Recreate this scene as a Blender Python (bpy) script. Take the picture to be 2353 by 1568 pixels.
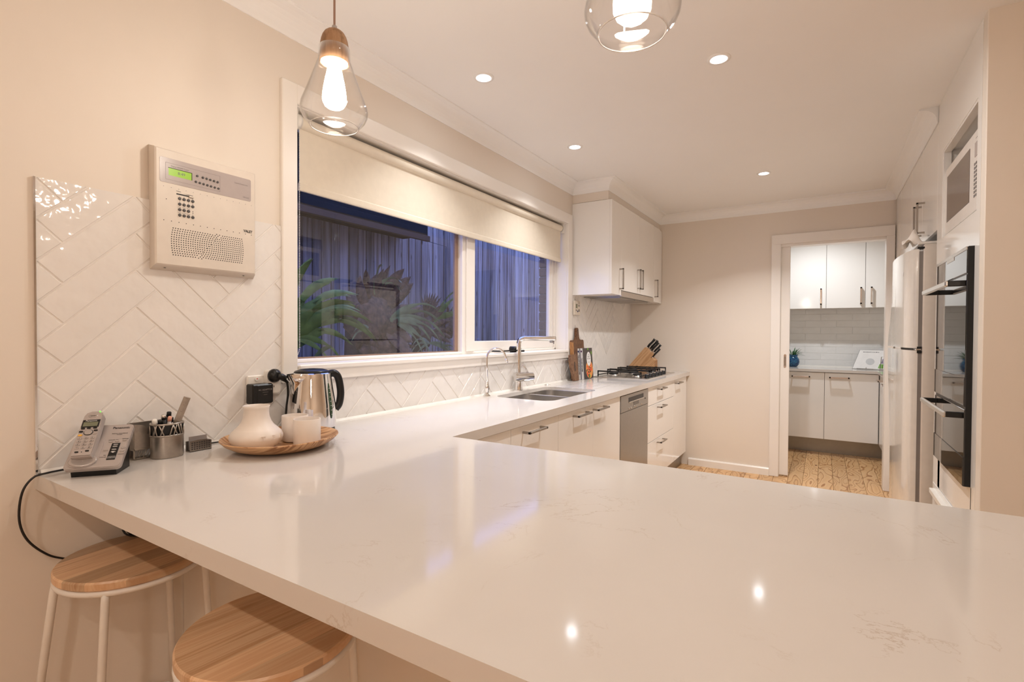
import bpy, bmesh, math, random
from mathutils import Vector, Matrix
random.seed(7)
PI=math.pi
for o in list(bpy.data.objects): bpy.data.objects.remove(o)
SC=bpy.context.scene; COL=SC.collection

# ------------------------------------------------------------------ camera
cam=bpy.data.cameras.new('camera'); cam.sensor_width=36.0; cam.sensor_fit='HORIZONTAL'
cam.lens=1161.5/2353*36.0; cam.clip_start=0.02; cam.clip_end=60
camo=bpy.data.objects.new('camera',cam); COL.objects.link(camo)
yaw,pit,rol=[math.radians(a) for a in (31.583,-0.8545,0.279)]
fwd=Vector((-math.sin(yaw)*math.cos(pit),math.cos(yaw)*math.cos(pit),math.sin(pit)))
rgt=Vector((math.cos(yaw),math.sin(yaw),0)); up=rgt.cross(fwd)
r2=rgt*math.cos(rol)+up*math.sin(rol); u2=-rgt*math.sin(rol)+up*math.cos(rol)
camo.matrix_world=Matrix(((r2.x,u2.x,-fwd.x,1.6822),(r2.y,u2.y,-fwd.y,-0.4492),(r2.z,u2.z,-fwd.z,1.2590),(0,0,0,1)))
SC.camera=camo
# ------------------------------------------------------------------ world: deep blue dusk sky
w=bpy.data.worlds.new('dusk'); SC.world=w; w.use_nodes=True
bg=w.node_tree.nodes['Background']; bg.inputs[0].default_value=(0.115,0.17,0.50,1); bg.inputs[1].default_value=5.0
# ------------------------------------------------------------------ colour management
vs=SC.view_settings; SC.display_settings.display_device='sRGB'
vs.view_transform='Standard'; vs.look='None'; vs.gamma=1.0; vs.use_curve_mapping=False
vs.exposure=0.27
# lamp powers (W) and colours
KIT_W, LIV_W, PAN_W, BULB, FILL_GLOBE = 8.0, 4.6, 10.5, 80.0, 36.0  # the last is the added fill globe behind the camera
KIT_C=(1.0,0.985,0.975); LIV_C=(1.0,0.85,0.72); PAN_C=(0.92,0.96,1.0); BULB_C=(1.0,0.90,0.78)

# ================================================================== helpers
BASE={}
def tagp(o,label=None,cat=None,group=None,kind=None):
    if label: o['label']=label
    if cat: o['category']=cat
    if group: o['group']=group
    if kind: o['kind']=kind
    return o
def thing(name,label,cat,loc=(0,0,0),rotz=0,group=None,world=True):
    """Empty at the thing's base; world=True: parts are modelled in world coordinates"""
    o=bpy.data.objects.new(name,None); COL.objects.link(o); o.empty_display_size=.05
    o.location=loc; o.rotation_euler=(0,0,rotz); tagp(o,label,cat,group)
    BASE[o]=Vector(loc) if world else Vector((0,0,0)); return o
class MB:
    def __init__(s): s.v=[]; s.f=[]; s.m=[]; s.sm=[]
    def add(s,v,f,mi=0,sm=False):
        n=len(s.v); s.v+= [tuple(p) for p in v]; s.f+=[tuple(n+i for i in q) for q in f]
        s.m+=[mi]*len(f); s.sm+=[sm]*len(f); return s
    def box(s,x0,x1,y0,y1,z0,z1,b=0,mi=0,mat=None):
        if x0>x1:x0,x1=x1,x0
        if y0>y1:y0,y1=y1,y0
        if z0>z1:z0,z1=z1,z0
        if b<=0:
            v=[(x,y,z) for x in(x0,x1) for y in(y0,y1) for z in(z0,z1)]
            f=[(0,1,3,2),(4,6,7,5),(0,4,5,1),(2,3,7,6),(0,2,6,4),(1,5,7,3)]
        else:
            b=min(b,(x1-x0)*.49,(y1-y0)*.49,(z1-z0)*.49)
            v=[];idx={}
            for i in(0,1):
                for j in(0,1):
                    for k in(0,1):
                        X=(x0,x1)[i];Y=(y0,y1)[j];Zz=(z0,z1)[k];si=(1,-1)[i];sj=(1,-1)[j];sk=(1,-1)[k]
                        idx[i,j,k,0]=len(v);v.append((X,Y+sj*b,Zz+sk*b))
                        idx[i,j,k,1]=len(v);v.append((X+si*b,Y,Zz+sk*b))
                        idx[i,j,k,2]=len(v);v.append((X+si*b,Y+sj*b,Zz))
            f=[]
            for i in(0,1): f.append([idx[i,0,0,0],idx[i,1,0,0],idx[i,1,1,0],idx[i,0,1,0]][::(1 if i else -1)])
            for j in(0,1): f.append([idx[0,j,0,1],idx[1,j,0,1],idx[1,j,1,1],idx[0,j,1,1]][::(-1 if j else 1)])
            for k in(0,1): f.append([idx[0,0,k,2],idx[1,0,k,2],idx[1,1,k,2],idx[0,1,k,2]][::(1 if k else -1)])
            for j in(0,1):
                for k in(0,1): f.append([idx[0,j,k,1],idx[1,j,k,1],idx[1,j,k,2],idx[0,j,k,2]])
            for i in(0,1):
                for k in(0,1): f.append([idx[i,0,k,0],idx[i,1,k,0],idx[i,1,k,2],idx[i,0,k,2]])
            for i in(0,1):
                for j in(0,1): f.append([idx[i,j,0,0],idx[i,j,1,0],idx[i,j,1,1],idx[i,j,0,1]])
            for i in(0,1):
                for j in(0,1):
                    for k in(0,1): f.append([idx[i,j,k,0],idx[i,j,k,1],idx[i,j,k,2]])
        if mat is not None: v=[tuple(mat@Vector(p)) for p in v]
        return s.add(v,f,mi)
    def prism(s,poly,a,b,axis='z',mi=0,sm=False,mat=None):
        """polygon extruded from a to b along axis; poly 2-D in the two other axes (cyclic order xy, yz, xz)"""
        n=len(poly)
        def P(p,h):
            if axis=='z': return (p[0],p[1],h)
            if axis=='x': return (h,p[0],p[1])
            return (p[0],h,p[1])
        v=[P(p,a) for p in poly]+[P(p,b) for p in poly]
        if mat is not None: v=[tuple(mat@Vector(p)) for p in v]
        s.add(v,[tuple(range(n))[::-1],tuple(range(n,2*n))],mi,False)
        m=len(s.v)-2*n
        for i in range(n):
            j=(i+1)%n; s.f.append((m+i,m+j,m+n+j,m+n+i)); s.m.append(mi); s.sm.append(sm)
        return s
    def tube(s,pts,r,n=10,mi=0,cap=True,flat=None,closed=False):
        """tube along a path; r a number or list"""
        pts=[Vector(p) for p in pts]; N=len(pts)
        R=r if isinstance(r,(list,tuple)) else [r]*N
        ref=None; rings=[]
        for i,p in enumerate(pts):
            if closed: t=(pts[(i+1)%N]-pts[i-1])
            else: t=(pts[min(i+1,N-1)]-pts[max(i-1,0)])
            t=t.normalized() if t.length>1e-9 else Vector((0,0,1))
            if ref is None: ref=Vector((0,0,1)) if abs(t.z)<.9 else Vector((1,0,0))
            a=t.cross(ref)
            if a.length<1e-6: a=t.orthogonal()
            a.normalize(); b=t.cross(a).normalized(); ref=-b if True else ref
            rings.append([p+(a*math.cos(2*PI*k/n)+b*math.sin(2*PI*k/n)*(flat or 1))*R[i] for k in range(n)])
            ref=a.cross(t)
        v=[q for g in rings for q in g]; f=[]
        for i in range(N if closed else N-1):
            i2=(i+1)%N
            for k in range(n): f.append((i*n+k,i*n+(k+1)%n,i2*n+(k+1)%n,i2*n+k))
        s.add(v,f,mi,True)
        if cap and not closed:
            m=len(s.v)-len(v)
            s.f.append(tuple(m+k for k in range(n))[::-1]); s.f.append(tuple(m+(N-1)*n+k for k in range(n)))
            s.m+=[mi,mi]; s.sm+=[False,False]
        return s
    def lathe(s,prof,c=(0,0,0),n=32,mi=0,axis='z',sm=True,cap0=True,cap1=True,sx=1,sy=1):
        """profile [(r,h)...] turned about an axis through c"""
        v=[]
        for r,h in prof:
            for k in range(n):
                a=2*PI*k/n; x,y=r*math.cos(a)*sx,r*math.sin(a)*sy
                if axis=='z': q=(c[0]+x,c[1]+y,c[2]+h)
                elif axis=='x': q=(c[0]+h,c[1]+x,c[2]+y)
                else: q=(c[0]+y,c[1]+h,c[2]+x)
                v.append(q)
        f=[]
        for i in range(len(prof)-1):
            for k in range(n): f.append((i*n+k,i*n+(k+1)%n,(i+1)*n+(k+1)%n,(i+1)*n+k))
        m=len(s.v); s.add(v,f,mi,sm)
        if cap0: s.f.append(tuple(m+k for k in range(n))[::-1]); s.m.append(mi); s.sm.append(False)
        if cap1: s.f.append(tuple(m+(len(prof)-1)*n+k for k in range(n))); s.m.append(mi); s.sm.append(False)
        return s
    def xf(s,mat):
        s.v=[tuple(mat@Vector(p)) for p in s.v]; return s
    def merge(s,o,mi=None):
        n=len(s.v); s.v+=o.v; s.f+=[tuple(n+i for i in q) for q in o.f]; s.m+=(o.m if mi is None else [mi]*len(o.m)); s.sm+=o.sm; return s
def part(name,mb,mat,parent=None,label=None,kind=None,auto=None):
    me=bpy.data.meshes.new(name); off=BASE.get(parent,Vector((0,0,0)))
    p=parent
    while p is not None and p not in BASE: p=p.parent
    if p is not None: off=BASE[p]
    me.from_pydata([(a-off.x,b-off.y,c-off.z) for a,b,c in mb.v],[],mb.f)
    mats=mat if isinstance(mat,(list,tuple)) else [mat]
    for m in mats: me.materials.append(m)
    me.polygons.foreach_set('material_index',[min(i,len(mats)-1) for i in mb.m])
    me.polygons.foreach_set('use_smooth',mb.sm); me.update()
    bm=bmesh.new(); bm.from_mesh(me); bmesh.ops.recalc_face_normals(bm,faces=bm.faces)
    if auto:
        for e in bm.edges:
            if len(e.link_faces)==2 and e.calc_face_angle(0)>auto: e.smooth=False
    bm.to_mesh(me); bm.free()
    o=bpy.data.objects.new(name,me); COL.objects.link(o)
    if parent is not None:
        o.parent=parent
        if parent in BASE: pass
    return tagp(o,label,None,None,kind)
def solo(name,mb,mat,label,cat,group=None,auto=None):
    """a thing that is one mesh; origin moved to its base centre"""
    xs=[p[0] for p in mb.v]; ys=[p[1] for p in mb.v]; zs=[p[2] for p in mb.v]
    c=Vector(((min(xs)+max(xs))/2,(min(ys)+max(ys))/2,min(zs)))
    mb.v=[(a-c.x,b-c.y,d-c.z) for a,b,d in mb.v]
    o=part(name,mb,mat,None,auto=auto); o.location=c; BASE[o]=c; return tagp(o,label,cat,group)
def struct(name,mb,mat,parent=None):
    o=part(name,mb,mat,parent)
    if parent is None: o['kind']='structure'; BASE[o]=Vector((0,0,0))
    return o
def dup(root,loc,rotz=None,label=None,name=None):
    r=root.copy(); COL.objects.link(r); r.location=loc
    if rotz is not None: r.rotation_euler=(0,0,rotz)
    if label: r['label']=label
    for ch in root.children:
        c=ch.copy(); COL.objects.link(c); c.parent=r
        for g in ch.children:
            d=g.copy(); COL.objects.link(d); d.parent=c
    return r
def frame(o,right,upv):
    r=Vector(right).normalized(); u=Vector(upv); u=(u-r*u.dot(r)).normalized(); n=r.cross(u)
    return Matrix(((r.x,u.x,n.x,o[0]),(r.y,u.y,n.y,o[1]),(r.z,u.z,n.z,o[2]),(0,0,0,1)))
def text(s,size,o,right,upv,ext=.0003,align='CENTER',sx=1,bold=0,mi=0):
    cu=bpy.data.curves.new('t','FONT'); cu.body=s; cu.size=size; cu.align_x=align; cu.align_y='CENTER'
    cu.extrude=ext; cu.resolution_u=2; cu.offset=bold
    ob=bpy.data.objects.new('t',cu); COL.objects.link(ob)
    dg=bpy.context.evaluated_depsgraph_get(); me=bpy.data.meshes.new_from_object(ob.evaluated_get(dg))
    mb=MB(); M=frame(o,right,upv)@Matrix.Diagonal((sx,1,1,1))
    mb.add([tuple(M@v.co) for v in me.vertices],[tuple(p.vertices) for p in me.polygons],mi)
    bpy.data.objects.remove(ob); bpy.data.meshes.remove(me); bpy.data.curves.remove(cu)
    return mb
def rrect(x0,x1,y0,y1,r,n=5):
    P=[]
    for cx,cy,a0 in((x1-r,y1-r,0),(x0+r,y1-r,90),(x0+r,y0+r,180),(x1-r,y0+r,270)):
        for k in range(n+1):
            a=math.radians(a0+90*k/n); P.append((cx+r*math.cos(a),cy+r*math.sin(a)))
    return P
def bez(p,n=16):
    """Catmull-Rom through points"""
    P=[Vector(q) for q in p]; P=[P[0]*2-P[1]]+P+[P[-1]*2-P[-2]]; out=[]
    for i in range(1,len(P)-2):
        for k in range(n):
            t=k/n; a,b,c,d=P[i-1:i+3]
            out.append(.5*((2*b)+(c-a)*t+(2*a-5*b+4*c-d)*t*t+(3*b-a-3*c+d)*t**3))
    out.append(P[-2]); return out

# ================================================================== materials
def lin(c):
    if isinstance(c,str): c=[int(c[i:i+2],16)/255 for i in(0,2,4)]; return tuple(((x+.055)/1.055)**2.4 if x>.04045 else x/12.92 for x in c)+(1,)
    return tuple(c)[:3]+(1,)
class MT:
    def __init__(s,name):
        s.m=bpy.data.materials.new(name); s.m.use_nodes=True; s.nt=s.m.node_tree; s.N=s.nt.nodes; s.L=s.nt.links
        s.p=s.N['Principled BSDF']; s.out=s.N['Material Output']
    def n(s,t,**k):
        x=s.N.new(t)
        for a,b in k.items():
            if a.startswith('i_'):
                key=a[2:]; key=int(key) if key.isdigit() else key.replace('_',' ')
                x.inputs[key].default_value=b
            else: setattr(x,a,b)
        return x
    def l(s,a,b): s.L.new(a,b)
    def ramp(s,fac,stops):
        r=s.n('ShaderNodeValToRGB'); e=r.color_ramp.elements
        while len(e)<len(stops): e.new(.5)
        for q,(p,c) in zip(e,stops): q.position=p; q.color=lin(c)
        s.l(fac,r.inputs[0]); return r.outputs[0]
    def bump(s,h,strength=.2,dist=.01):
        b=s.n('ShaderNodeBump'); b.inputs['Strength'].default_value=strength; b.inputs['Distance'].default_value=dist
        s.l(h,b.inputs['Height']); s.l(b.outputs[0],s.p.inputs['Normal']); return b
def mat(name,col,rough=.5,metal=0,spec=None,coat=0,emit=None,es=0,noise=None,bump=None,trans=0,ior=None,sss=0):
    t=MT(name); p=t.p; p.inputs['Base Color'].default_value=lin(col); p.inputs['Roughness'].default_value=rough; p.inputs['Metallic'].default_value=metal
    if spec is not None: p.inputs['Specular IOR Level'].default_value=spec
    if coat: p.inputs['Coat Weight'].default_value=coat; p.inputs['Coat Roughness'].default_value=.04
    if trans: p.inputs['Transmission Weight'].default_value=trans
    if ior: p.inputs['IOR'].default_value=ior
    if emit: p.inputs['Emission Color'].default_value=lin(emit); p.inputs['Emission Strength'].default_value=es
    g=t.n('ShaderNodeTexCoord')
    sc,amt=(noise or (30,.03))
    nz=t.n('ShaderNodeTexNoise'); nz.inputs['Scale'].default_value=sc; nz.inputs['Detail'].default_value=4; t.l(g.outputs['Object'],nz.inputs['Vector'])
    c=lin(col); r=t.ramp(nz.outputs['Fac'],[(0.25,tuple(x*(1-amt) for x in c[:3])),(0.75,tuple(min(1,x*(1+amt)) for x in c[:3]))]); t.l(r,p.inputs['Base Color'])
    if bump:
        nb=t.n('ShaderNodeTexNoise'); nb.inputs['Scale'].default_value=bump[0]; nb.inputs['Detail'].default_value=3; t.l(g.outputs['Object'],nb.inputs['Vector']); t.bump(nb.outputs['Fac'],bump[1],bump[2])
    return t.m
def wood(name,c1,c2,c3=None,scale=6,stretch=(1,12,12),rough=.45,ring=1.0,spec=None,seed=0,bands=9,rot=None,dist=.4):
    t=MT(name); g=t.n('ShaderNodeTexCoord'); mp=t.n('ShaderNodeMapping'); mp.inputs['Scale'].default_value=stretch; mp.inputs['Location'].default_value=(seed,seed*.7,seed*.3)
    mr_=t.n('ShaderNodeMapping'); mr_.inputs['Rotation'].default_value=rot or (0,0,0); t.l(g.outputs['Object'],mr_.inputs[0]); t.l(mr_.outputs[0],mp.inputs[0])
    n1=t.n('ShaderNodeTexNoise'); n1.inputs['Scale'].default_value=scale; n1.inputs['Detail'].default_value=3; n1.inputs['Distortion'].default_value=dist; t.l(mp.outputs[0],n1.inputs['Vector'])
    mu=t.n('ShaderNodeMath',operation='MULTIPLY'); mu.inputs[1].default_value=bands*ring; t.l(n1.outputs['Fac'],mu.inputs[0])
    fr=t.n('ShaderNodeMath',operation='FRACT'); t.l(mu.outputs[0],fr.inputs[0])
    n2=t.n('ShaderNodeTexNoise'); n2.inputs['Scale'].default_value=scale*14; n2.inputs['Detail'].default_value=2; t.l(mp.outputs[0],n2.inputs['Vector'])
    ad=t.n('ShaderNodeMath',operation='MULTIPLY_ADD'); ad.inputs[1].default_value=.35; t.l(n2.outputs['Fac'],ad.inputs[0]); t.l(fr.outputs[0],ad.inputs[2])
    col=t.ramp(ad.outputs[0],[(0.1,c1),(0.6,c2),(1.0,c3 or c1)])
    oi=t.n('ShaderNodeObjectInfo'); hs=t.n('ShaderNodeHueSaturation'); mr=t.n('ShaderNodeMapRange'); mr.inputs[3].default_value=.88; mr.inputs[4].default_value=1.1
    t.l(oi.outputs['Random'],mr.inputs[0]); t.l(mr.outputs[0],hs.inputs['Value']); t.l(col,hs.inputs['Color']); t.l(hs.outputs[0],t.p.inputs['Base Color'])
    t.p.inputs['Roughness'].default_value=rough
    if spec is not None: t.p.inputs['Specular IOR Level'].default_value=spec
    t.bump(ad.outputs[0],.08,.002); return t.m
def thin_glass(name,tint=(1,1,1),extra=0.0,rough=0.0,power=5):
    t=MT(name); t.N.remove(t.p)
    fr=t.n('ShaderNodeLayerWeight'); fr.inputs['Blend'].default_value=.5
    pw=t.n('ShaderNodeMath',operation='POWER'); pw.inputs[1].default_value=power; t.l(fr.outputs['Facing'],pw.inputs[0])
    a=t.n('ShaderNodeMath',operation='MULTIPLY_ADD'); a.use_clamp=True; a.inputs[1].default_value=.9; a.inputs[2].default_value=extra; t.l(pw.outputs[0],a.inputs[0])
    gl=t.n('ShaderNodeBsdfGlossy'); gl.inputs['Roughness'].default_value=rough; tr=t.n('ShaderNodeBsdfTransparent'); tr.inputs[0].default_value=lin(tint)
    mx=t.n('ShaderNodeMixShader'); t.l(a.outputs[0],mx.inputs[0]); t.l(tr.outputs[0],mx.inputs[1]); t.l(gl.outputs[0],mx.inputs[2]); t.l(mx.outputs[0],t.out.inputs[0])
    return t.m
M={}
M['wall']=mat('beige wall paint',(.815,.735,.645),.6,bump=(260,.05,.001),noise=(2,.015))
M['ceil']=mat('white ceiling paint',(.94,.93,.915),.8,noise=(2,.01))
M['trim']=mat('white gloss trim enamel',(.88,.83,.77),.28,noise=(5,.01))
M['laq']=mat('white gloss cabinet laminate',(.90,.87,.83),.09,noise=(3,.008))
M['carc']=mat('white cabinet carcass',(.78,.72,.66),.4)
M['kick']=mat('brushed alloy kickboard',(.36,.34,.31),.35,.8)
M['steel']=mat('brushed stainless steel',(.66,.635,.60),.27,1,noise=(60,.06))
M['steel_dk']=mat('dishwasher steel',(.40,.385,.365),.33,.85,noise=(60,.04))
M['chrome']=mat('polished chrome',(.86,.85,.84),.04,1)
M['handle']=mat('satin nickel handle',(.40,.37,.34),.33,1)
M['handle_lt']=mat('polished nickel handle',(.75,.66,.60),.15,1)
M['black']=mat('black plastic',(.010,.010,.010),.32,spec=.35)
M['iron']=mat('black cast iron',(.012,.012,.012),.42)
M['blackglass']=mat('black oven glass',(.012,.011,.010),.025,0,spec=.75,coat=.25)
M['grey']=mat('grey plastic',(.33,.31,.30),.4)
M['dkgrey']=mat('dark grey button',(.085,.08,.08),.35)
M['white_pl']=mat('white plastic',(.82,.78,.72),.35)
M['cream_pl']=mat('cream plastic',(.74,.66,.55),.4)
M['ic']=mat('intercom ivory plastic',(.73,.655,.57),.45,bump=(900,.06,.0005))
M['ic_panel']=mat('mauve grey label film',(.46,.40,.38),.25)
M['ink']=mat('dark ink',(.035,.03,.03),.5)
M['ink2']=mat('grey ink',(.20,.18,.17),.5)
M['red']=mat('red indicator',(.6,.02,.02),.4)
M['lcd']=mat('lit green display',(.28,.52,.04),.3,emit=(.33,.62,.03),es=.12)
M['lcd2']=mat('grey green display',(.19,.20,.13),.2)
M['led']=mat('green lamp',(.1,.8,.05),.3,emit=(.1,1,.05),es=2)
M['silver']=mat('silver plastic',(.47,.42,.40),.32,.35)
M['silver_lt']=mat('light silver plastic',(.46,.42,.40),.25,.4)
M['pewter']=mat('brushed pewter',(.40,.36,.32),.33,.9,noise=(90,.08))
M['ceramic']=mat('cream ceramic',(.80,.715,.64),.38,noise=(12,.012),sss=0)
M['rubber']=mat('black cable',(.012,.012,.012),.45)
M['fabric']=mat('cream blind fabric',(.76,.68,.56),.75,bump=(700,.1,.0006))
M['book_w']=mat('white book spine',(.78,.76,.74),.4)
M['navy']=mat('navy cover',(.02,.025,.12),.4)
M['purple']=mat('purple cover',(.08,.02,.08),.4)
M['charcoal']=mat('charcoal cover',(.05,.042,.042),.35)
M['leafg']=mat('green print',(.16,.38,.03),.5)
M['crust']=mat('orange print',(.75,.30,.08),.5,noise=(80,.4))
M['tomato']=mat('tomato print',(.75,.07,.03),.5,noise=(90,.3))
M['olive']=mat('dark print',(.04,.05,.02),.5)
M['yellow']=mat('amber print',(.85,.45,.05),.5)
M['paper']=mat('white paper',(.80,.78,.76),.6)
M['page']=mat('faint grey print',(.55,.55,.55),.6)
M['knifeblock']=wood('light oak block','c79a70','d6ab80','bd8e62',scale=5,stretch=(.5,9,9),rough=.4,bands=3,rot=(0,.85,0),dist=.05)
M['walnut']=wood('walnut board','5a3a25','7d5537','4b2f1e',scale=5,stretch=(8,8,1.3),rough=.45)
M['walnut2']=wood('pale walnut board','6f4c35','8d6a4e','5e3f2c',scale=5,stretch=(8,8,1.5),rough=.55,seed=3)
M['edgewood']=wood('honey edge','a5713f','c08a55','9b6a3c',scale=5,stretch=(8,8,1.5),rough=.45)
M['traywood']=wood('zebra grain tray wood','c69468','dcb083','9c6b44',scale=4.2,stretch=(.5,7,.8),rough=.35,bands=7,rot=(0,0,-.35),dist=.1)
M['pendwood']=wood('ash lamp wood','9a7452','ab8562','8d6a48',scale=6,stretch=(9,9,.7),rough=.5,bands=4,dist=.1)
M['stoolmetal']=mat('white powder coat',(.80,.75,.69),.3)
M['micro']=mat('microwave white',(.80,.75,.70),.3)
M['mwglass']=mat('microwave door glass',(.13,.10,.085),.12,spec=.8)
M['fridge']=mat('fridge cream enamel',(.76,.71,.65),.12,coat=.6)
M['fridge_side']=mat('fridge side enamel',(.74,.66,.58),.35)
M['gasket']=mat('grey gasket',(.22,.19,.17),.5)
M['potblue']=None
M['fern']=mat('fern green',(.16,.24,.05),.45,noise=(14,.35))
M['fern2']=mat('pale fern green',(.20,.27,.12),.45,noise=(14,.3))
M['shield']=mat('dry brown fronds',(.15,.095,.06),.7,noise=(25,.6),bump=(35,1,.01))
M['bark']=mat('dark trunk',(.03,.024,.02),.8,noise=(20,.4),bump=(30,.8,.01))
M['succ']=mat('pot plant green',(.05,.14,.05),.4,noise=(20,.3))
M['brick']=mat('brown brick',(.19,.125,.085),.8,noise=(40,.3),bump=(90,.6,.003))
M['mortar']=mat('mortar',(.22,.19,.16),.9)
M['eave']=mat('dark stained timber',(.003,.003,.003),.9,spec=.03,noise=(20,.3))
M['ground']=mat('garden soil',(.04,.03,.02),.95,noise=(5,.4))
M['alu']=mat('bronze window frame',(.36,.24,.17),.35,.3)
M['glass']=thin_glass('window glass',extra=.06)
M['shade']=thin_glass('clear lamp glass',extra=.035,rough=.01,power=3.5)
M['blade']=thin_glass('clear plastic hood',tint=(.9,.9,.9),extra=.06)
M['bulb']=mat('lit bulb',(1,.9,.8),.4,emit=BULB_C,es=BULB)
M['bulb_cap']=mat('lamp holder',(.8,.7,.6),.3)
M['downl']=mat('downlight lens',(.9,.95,1),.3,emit=(.86,.93,1),es=45)
M['cloth']=mat('white tissue',(.82,.74,.66),.7)
def quartz():
    t=MT('white quartz stone'); g=t.n('ShaderNodeTexCoord')
    n1=t.n('ShaderNodeTexNoise'); n1.inputs['Scale'].default_value=3.1; n1.inputs['Detail'].default_value=9; n1.inputs['Distortion'].default_value=1.3; n1.inputs['Roughness'].default_value=.62
    t.l(g.outputs['Object'],n1.inputs['Vector'])
    d=t.n('ShaderNodeMath',operation='SUBTRACT'); d.inputs[1].default_value=.5; t.l(n1.outputs['Fac'],d.inputs[0])
    ab=t.n('ShaderNodeMath',operation='ABSOLUTE'); t.l(d.outputs[0],ab.inputs[0])
    v=t.ramp(ab.outputs[0],[(0.0,(1,1,1)),(0.007,(0,0,0))])
    n2=t.n('ShaderNodeTexNoise'); n2.inputs['Scale'].default_value=5; n2.inputs['Detail'].default_value=5; t.l(g.outputs['Object'],n2.inputs['Vector'])
    m=t.ramp(n2.outputs['Fac'],[(.50,(0,0,0)),(.66,(.62,.62,.62))])
    mu=t.n('ShaderNodeMath',operation='MULTIPLY'); t.l(v,mu.inputs[0]); t.l(m,mu.inputs[1])
    n3=t.n('ShaderNodeTexNoise'); n3.inputs['Scale'].default_value=2.2; n3.inputs['Detail'].default_value=6; t.l(g.outputs['Object'],n3.inputs['Vector'])
    base=t.ramp(n3.outputs['Fac'],[(.3,(.66,.615,.57)),(.7,(.695,.65,.605))])
    mx=t.n('ShaderNodeMix',data_type='RGBA'); t.l(mu.outputs[0],mx.inputs[0]); t.l(base,mx.inputs[6]); mx.inputs[7].default_value=(.44,.33,.24,1)
    t.l(mx.outputs[2],t.p.inputs['Base Color']); t.p.inputs['Roughness'].default_value=.085; t.p.inputs['Specular IOR Level'].default_value=.30; return t.m
M['quartz']=quartz()
def tile(name,c,bs,bd,sc,rough=.07):
    t=MT(name); g=t.n('ShaderNodeTexCoord'); oi=t.n('ShaderNodeObjectInfo')
    va=t.n('ShaderNodeVectorMath',operation='MULTIPLY_ADD'); t.l(oi.outputs['Random'],va.inputs[0]); va.inputs[1].default_value=(7,3,5); t.l(g.outputs['Object'],va.inputs[2])
    n1=t.n('ShaderNodeTexNoise'); n1.inputs['Scale'].default_value=sc; n1.inputs['Detail'].default_value=1.5; t.l(va.outputs[0],n1.inputs['Vector'])
    t.bump(n1.outputs['Fac'],bs,bd)
    n2=t.n('ShaderNodeTexNoise'); n2.inputs['Scale'].default_value=9; n2.inputs['Detail'].default_value=4; t.l(va.outputs[0],n2.inputs['Vector'])
    r=t.ramp(n2.outputs['Fac'],[(.3,tuple(x*.965 for x in c)),(.7,c)]); t.l(r,t.p.inputs['Base Color'])
    t.p.inputs['Roughness'].default_value=rough; return t.m
M['tile']=tile('hand glazed white tile',(.85,.81,.77),.55,.006,26)
M['ptile']=tile('hand glazed grey tile',(.86,.855,.84),.7,.006,24,.06)
M['grout']=mat('pale grout',(.84,.79,.74),.8)
def pine():
    t=MT('knotty pine boards'); g=t.n('ShaderNodeTexCoord'); oi=t.n('ShaderNodeObjectInfo')
    va=t.n('ShaderNodeVectorMath',operation='MULTIPLY_ADD'); t.l(oi.outputs['Random'],va.inputs[0]); va.inputs[1].default_value=(17,31,0); t.l(g.outputs['Object'],va.inputs[2])
    mp=t.n('ShaderNodeMapping'); mp.inputs['Scale'].default_value=(7.5,1.9,1); t.l(va.outputs[0],mp.inputs[0])
    n1=t.n('ShaderNodeTexNoise'); n1.inputs['Scale'].default_value=1.2; n1.inputs['Detail'].default_value=1.2; n1.inputs['Distortion'].default_value=.25; t.l(mp.outputs[0],n1.inputs['Vector'])
    mu=t.n('ShaderNodeMath',operation='MULTIPLY'); mu.inputs[1].default_value=10; t.l(n1.outputs['Fac'],mu.inputs[0])
    fr=t.n('ShaderNodeMath',operation='FRACT'); t.l(mu.outputs[0],fr.inputs[0])
    c=t.ramp(fr.outputs[0],[(0,'d9b080'),(.7,'d0a472'),(.93,'a06d3f'),(1,'d3a877')])
    vo=t.n('ShaderNodeTexVoronoi'); mp2=t.n('ShaderNodeMapping'); mp2.inputs['Scale'].default_value=(7,2.6,1); t.l(va.outputs[0],mp2.inputs[0]); t.l(mp2.outputs[0],vo.inputs['Vector']); vo.inputs['Scale'].default_value=1.0
    k=t.ramp(vo.outputs['Distance'],[(.03,(1,1,1)),(.10,(0,0,0))])
    mx=t.n('ShaderNodeMix',data_type='RGBA'); t.l(k,mx.inputs[0]); t.l(c,mx.inputs[6]); mx.inputs[7].default_value=lin('7a4d2c')
    hs=t.n('ShaderNodeHueSaturation'); mr=t.n('ShaderNodeMapRange'); mr.inputs[3].default_value=.9; mr.inputs[4].default_value=1.08; t.l(oi.outputs['Random'],mr.inputs[0]); t.l(mr.outputs[0],hs.inputs['Value']); t.l(mx.outputs[2],hs.inputs['Color'])
    t.l(hs.outputs[0],t.p.inputs['Base Color']); t.p.inputs['Roughness'].default_value=.35; return t.m
M['pine']=pine()
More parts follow.
